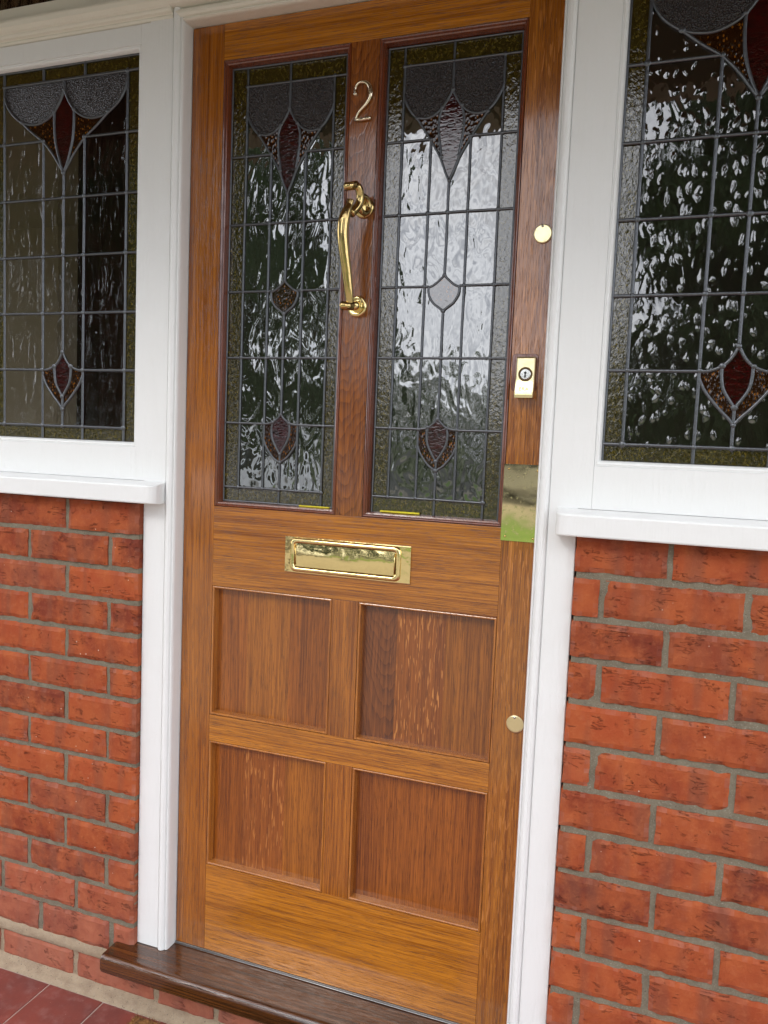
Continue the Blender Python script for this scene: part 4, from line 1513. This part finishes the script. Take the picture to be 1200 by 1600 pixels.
# ------------------------------------------------------------------ porch roof
PO = (0.4, -1.2, FZ)
po = thing('porch', PO, 'timber lined porch roof on white posts over the tiled step, reflected in the door glass', 'porch')
mb = MB(PO)
mb.box(-1.75, 2.35, -0.86, 0.0, 2.36, 2.42)
for i in range(15):
    y = -0.055 - i * 0.046
    mb.box(-1.75, 2.35, y - 0.044, y, 2.352, 2.3598, 0.002)
mb.build('ceiling', 'porch_timber', po)
mb = MB(PO)
mb.box(-1.75, 2.35, -0.85, -0.75, 2.035, 2.3515, 0.004)
mb.build('beam', 'porch_timber', po)
for x in (-1.70, 2.22):
    mb = MB(PO)
    mb.box(x, x + 0.09, -0.845, -0.755, FZ, 2.0345, 0.006)
    mb.build('post', 'paint', po)

# ------------------------------------------------------------------ garden: trees, hedge, car (seen in the reflections)
def leaf_mesh(mb, centres, n, size, r, m=0):
    for (cx, cy, cz, rx, ry, rz) in centres:
        tn = r.uniform(0, 1)
        for _ in range(n):
            while True:
                p = Vector((r.uniform(-1, 1), r.uniform(-1, 1), r.uniform(-1, 1)))
                if p.length < 1:
                    break
            if p.length < 0.35:
                continue
            c = Vector((cx + p.x * rx, cy + p.y * ry, cz + p.z * rz))
            a = Vector((r.gauss(0, 1), r.gauss(0, 1), r.gauss(0, 1))).normalized()
            b = a.cross(Vector((r.gauss(0, 1), r.gauss(0, 1), r.gauss(0, 1)))).normalized()
            s = size * r.uniform(0.6, 1.3)
            mb.tone = (min(1, max(0, tn * 0.6 + r.uniform(0, .4))), 0.3, 0)
            mb.add([c - a * s, c + b * s * .5, c + a * s, c - b * s * .5], [(0, 1, 2, 3)], m)


def tree_meshes(seed, H, W, clumps, leaves, size):
    r = random.Random(seed)
    tk = MB()
    trunk = [(0, 0, 0), (0.08, 0.02, H * 0.2), (-0.05, 0.1, H * 0.45), (0.1, 0, H * 0.75)]
    tk.tube(smooth_path(trunk, 4), [0.22 - 0.016 * i for i in range(13)], 0, 10)
    cs = []
    for i in range(clumps):
        a = r.uniform(0, 6.28)
        zz = H * r.uniform(0.22, 0.95)
        rr = W * math.sqrt(r.random()) * (1.0 - 0.5 * (zz / H) ** 3)
        cs.append((rr * math.cos(a), rr * math.sin(a), zz, W * r.uniform(.2, .34), W * r.uniform(.2, .34), W * r.uniform(.16, .28)))
    for c in cs[::3]:
        z0 = c[2] * 0.6
        tk.tube([(0, 0, z0), (c[0] * .5, c[1] * .5, z0 + (c[2] - z0) * .6), c[:3]], [0.07, 0.045, 0.015], 0, 6)
    lf = MB()
    leaf_mesh(lf, cs, leaves, size, r)
    return tk, lf


tk, lf = tree_meshes(1, 9.5, 3.4, 46, 380, 0.16)
tr_specs = [
    ((-9.5, -15.5, -0.3), 'dark leafy tree on the far left of the garden, reflected in the left window', 1.08),
    ((-12.6, -10.5, -0.3), 'dark leafy tree beside the driveway, nearest the left window, reflected in it', 0.9),
    ((-15.5, -19.0, -0.3), 'dark leafy tree beyond the road at the left, behind the other reflected trees', 1.15),
    ((2.5, -14.0, -0.3), 'dark leafy tree opposite the right window, reflected in its droplet glass', 0.92),
    ((9.4, -15.0, -0.3), 'dark leafy tree at the far right of the garden, reflected at the window edge', 1.0),
    ((3.2, -24.0, -0.3), 'dark leafy tree beyond the road at the right, behind the other reflected trees', 1.05),
]
first = None
for i, (loc, lab, sc) in enumerate(tr_specs):
    t_ = thing('tree', loc, lab, 'tree', 'garden trees reflected in the glass')
    t_.rotation_euler = (0, 0, i * 1.3)
    t_.scale = (sc, sc, sc)
    if first is None:
        a = tk.build('trunk', 'bark', t_)
        b = lf.build('crown', 'leaf_dark', t_)
        first = (a, b)
    else:
        for q in first:
            c = q.copy()
            COL.objects.link(c)
            c.parent = t_

hd = MB((-2, -30, -0.3))
r = random.Random(8)
cs = []
for i in range(70):
    x = -26 + 50 * i / 69
    for zz in (0.5, 1.8, 3.2):
        cs.append((x, -30 + r.uniform(-.3, .3), zz + r.uniform(-.3, .3), 0.9, 0.7, r.uniform(.8, 1.3)))
leaf_mesh(hd, cs, 120, 0.17, r)
tag(hd.build('hedge', 'leaf_hedge'), 'long green hedge across the road, reflected low in the door glass', 'hedge')

# car parked in the road
CO = (-2.3, -20.2, -0.318)
car = thing('parked_car', CO, 'light grey hatchback parked in the road, reflected in the brass push plate', 'car')
car.rotation_euler = (0, 0, RAD(18))
def carmb():
    return MB((0, 0, 0))
side = [(-2.02, 0.30), (-2.05, 0.55), (-1.98, 0.72), (-1.45, 0.90), (-1.10, 0.95), (-0.45, 1.36), (0.1, 1.46), (1.0, 1.44), (1.55, 1.30), (1.92, 0.95), (2.0, 0.80), (2.02, 0.38), (1.95, 0.26), (-1.95, 0.26)]
mb = carmb()
rs = []
for y, k, top in ((-0.86, 0.96, 0.62), (-0.84, 1.0, 0.75), (-0.72, 1.0, 0.95), (-0.55, 1.0, 1.0), (0.55, 1.0, 1.0), (0.72, 1.0, 0.95), (0.84, 1.0, 0.75), (0.86, 0.96, 0.62)):
    rs.append([(x * k, y if z < 0.95 else y * 0.86, z if z < 0.9 else 0.9 + (z - 0.9) * (top if abs(y) > .7 else 1)) for x, z in side])
mb.rings(rs, 0, True, True, True)
mb.build('body', 'carpaint', car)
for s in (-1, 1):
    mb = carmb()
    mb.prism([(-0.95, 0.97), (-0.42, 1.30), (0.1, 1.39), (0.95, 1.36), (1.4, 1.22), (1.5, 0.98)], s * 0.80, s * 0.775)
    mb.build('window', 'carglass', car)
mb = carmb()
mb.add([(-1.14, -0.62, 0.96), (-1.14, 0.62, 0.96), (-0.50, 0.52, 1.365), (-0.50, -0.52, 1.365)], [(0, 1, 2, 3)])
mb.build('windscreen', 'carglass', car)
for x in (-1.28, 1.25):
    for s in (-1, 1):
        mb = carmb()
        mb.lathe_y(x, 0.32, [(0.20, s * 0.88), (0.30, s * 0.885), (0.32, s * 0.86), (0.32, s * 0.68), (0.0, s * 0.68)], 0, 28)
        wh = mb.build('wheel', 'tyre', car)
        mb = carmb()
        mb.lathe_y(x, 0.32, [(0.0, s * 0.89), (0.06, s * 0.892), (0.09, s * 0.87), (0.19, s * 0.887), (0.205, s * 0.88)], 0, 20)
        mb.build('rim', 'alu', wh)
for s in (-1, 1):
    mb = carmb()
    mb.box(-2.06, -1.93, s * 0.70 - 0.13, s * 0.70 + 0.13, 0.60, 0.72, 0.03)
    mb.build('headlight', 'lamp_lens', car)

# second pale car, added unseen for its pale reflection; copies the first's parts
car2 = thing('parked_car', (-5.3, -8.2, -0.30), 'pale silver hatchback added unseen on the driveway, for pale reflections in glass and letter plate', 'car')
car2.rotation_euler = (0, 0, RAD(-12))
M['carpaint_pale'] = mat_simple('silver_car_paint', (0.62, 0.63, 0.64), 0.3, (0.58, 0.59, 0.60), 2, 0, 0.4, 1.0)
for ch in list(car.children):
    c = ch.copy()
    if ch.name.startswith('body'):
        c.data = ch.data.copy()
        c.data.materials[0] = M['carpaint_pale']
    COL.objects.link(c)
    c.parent = car2
    for g2 in ch.children:
        d = g2.copy()
        COL.objects.link(d)
        d.parent = c
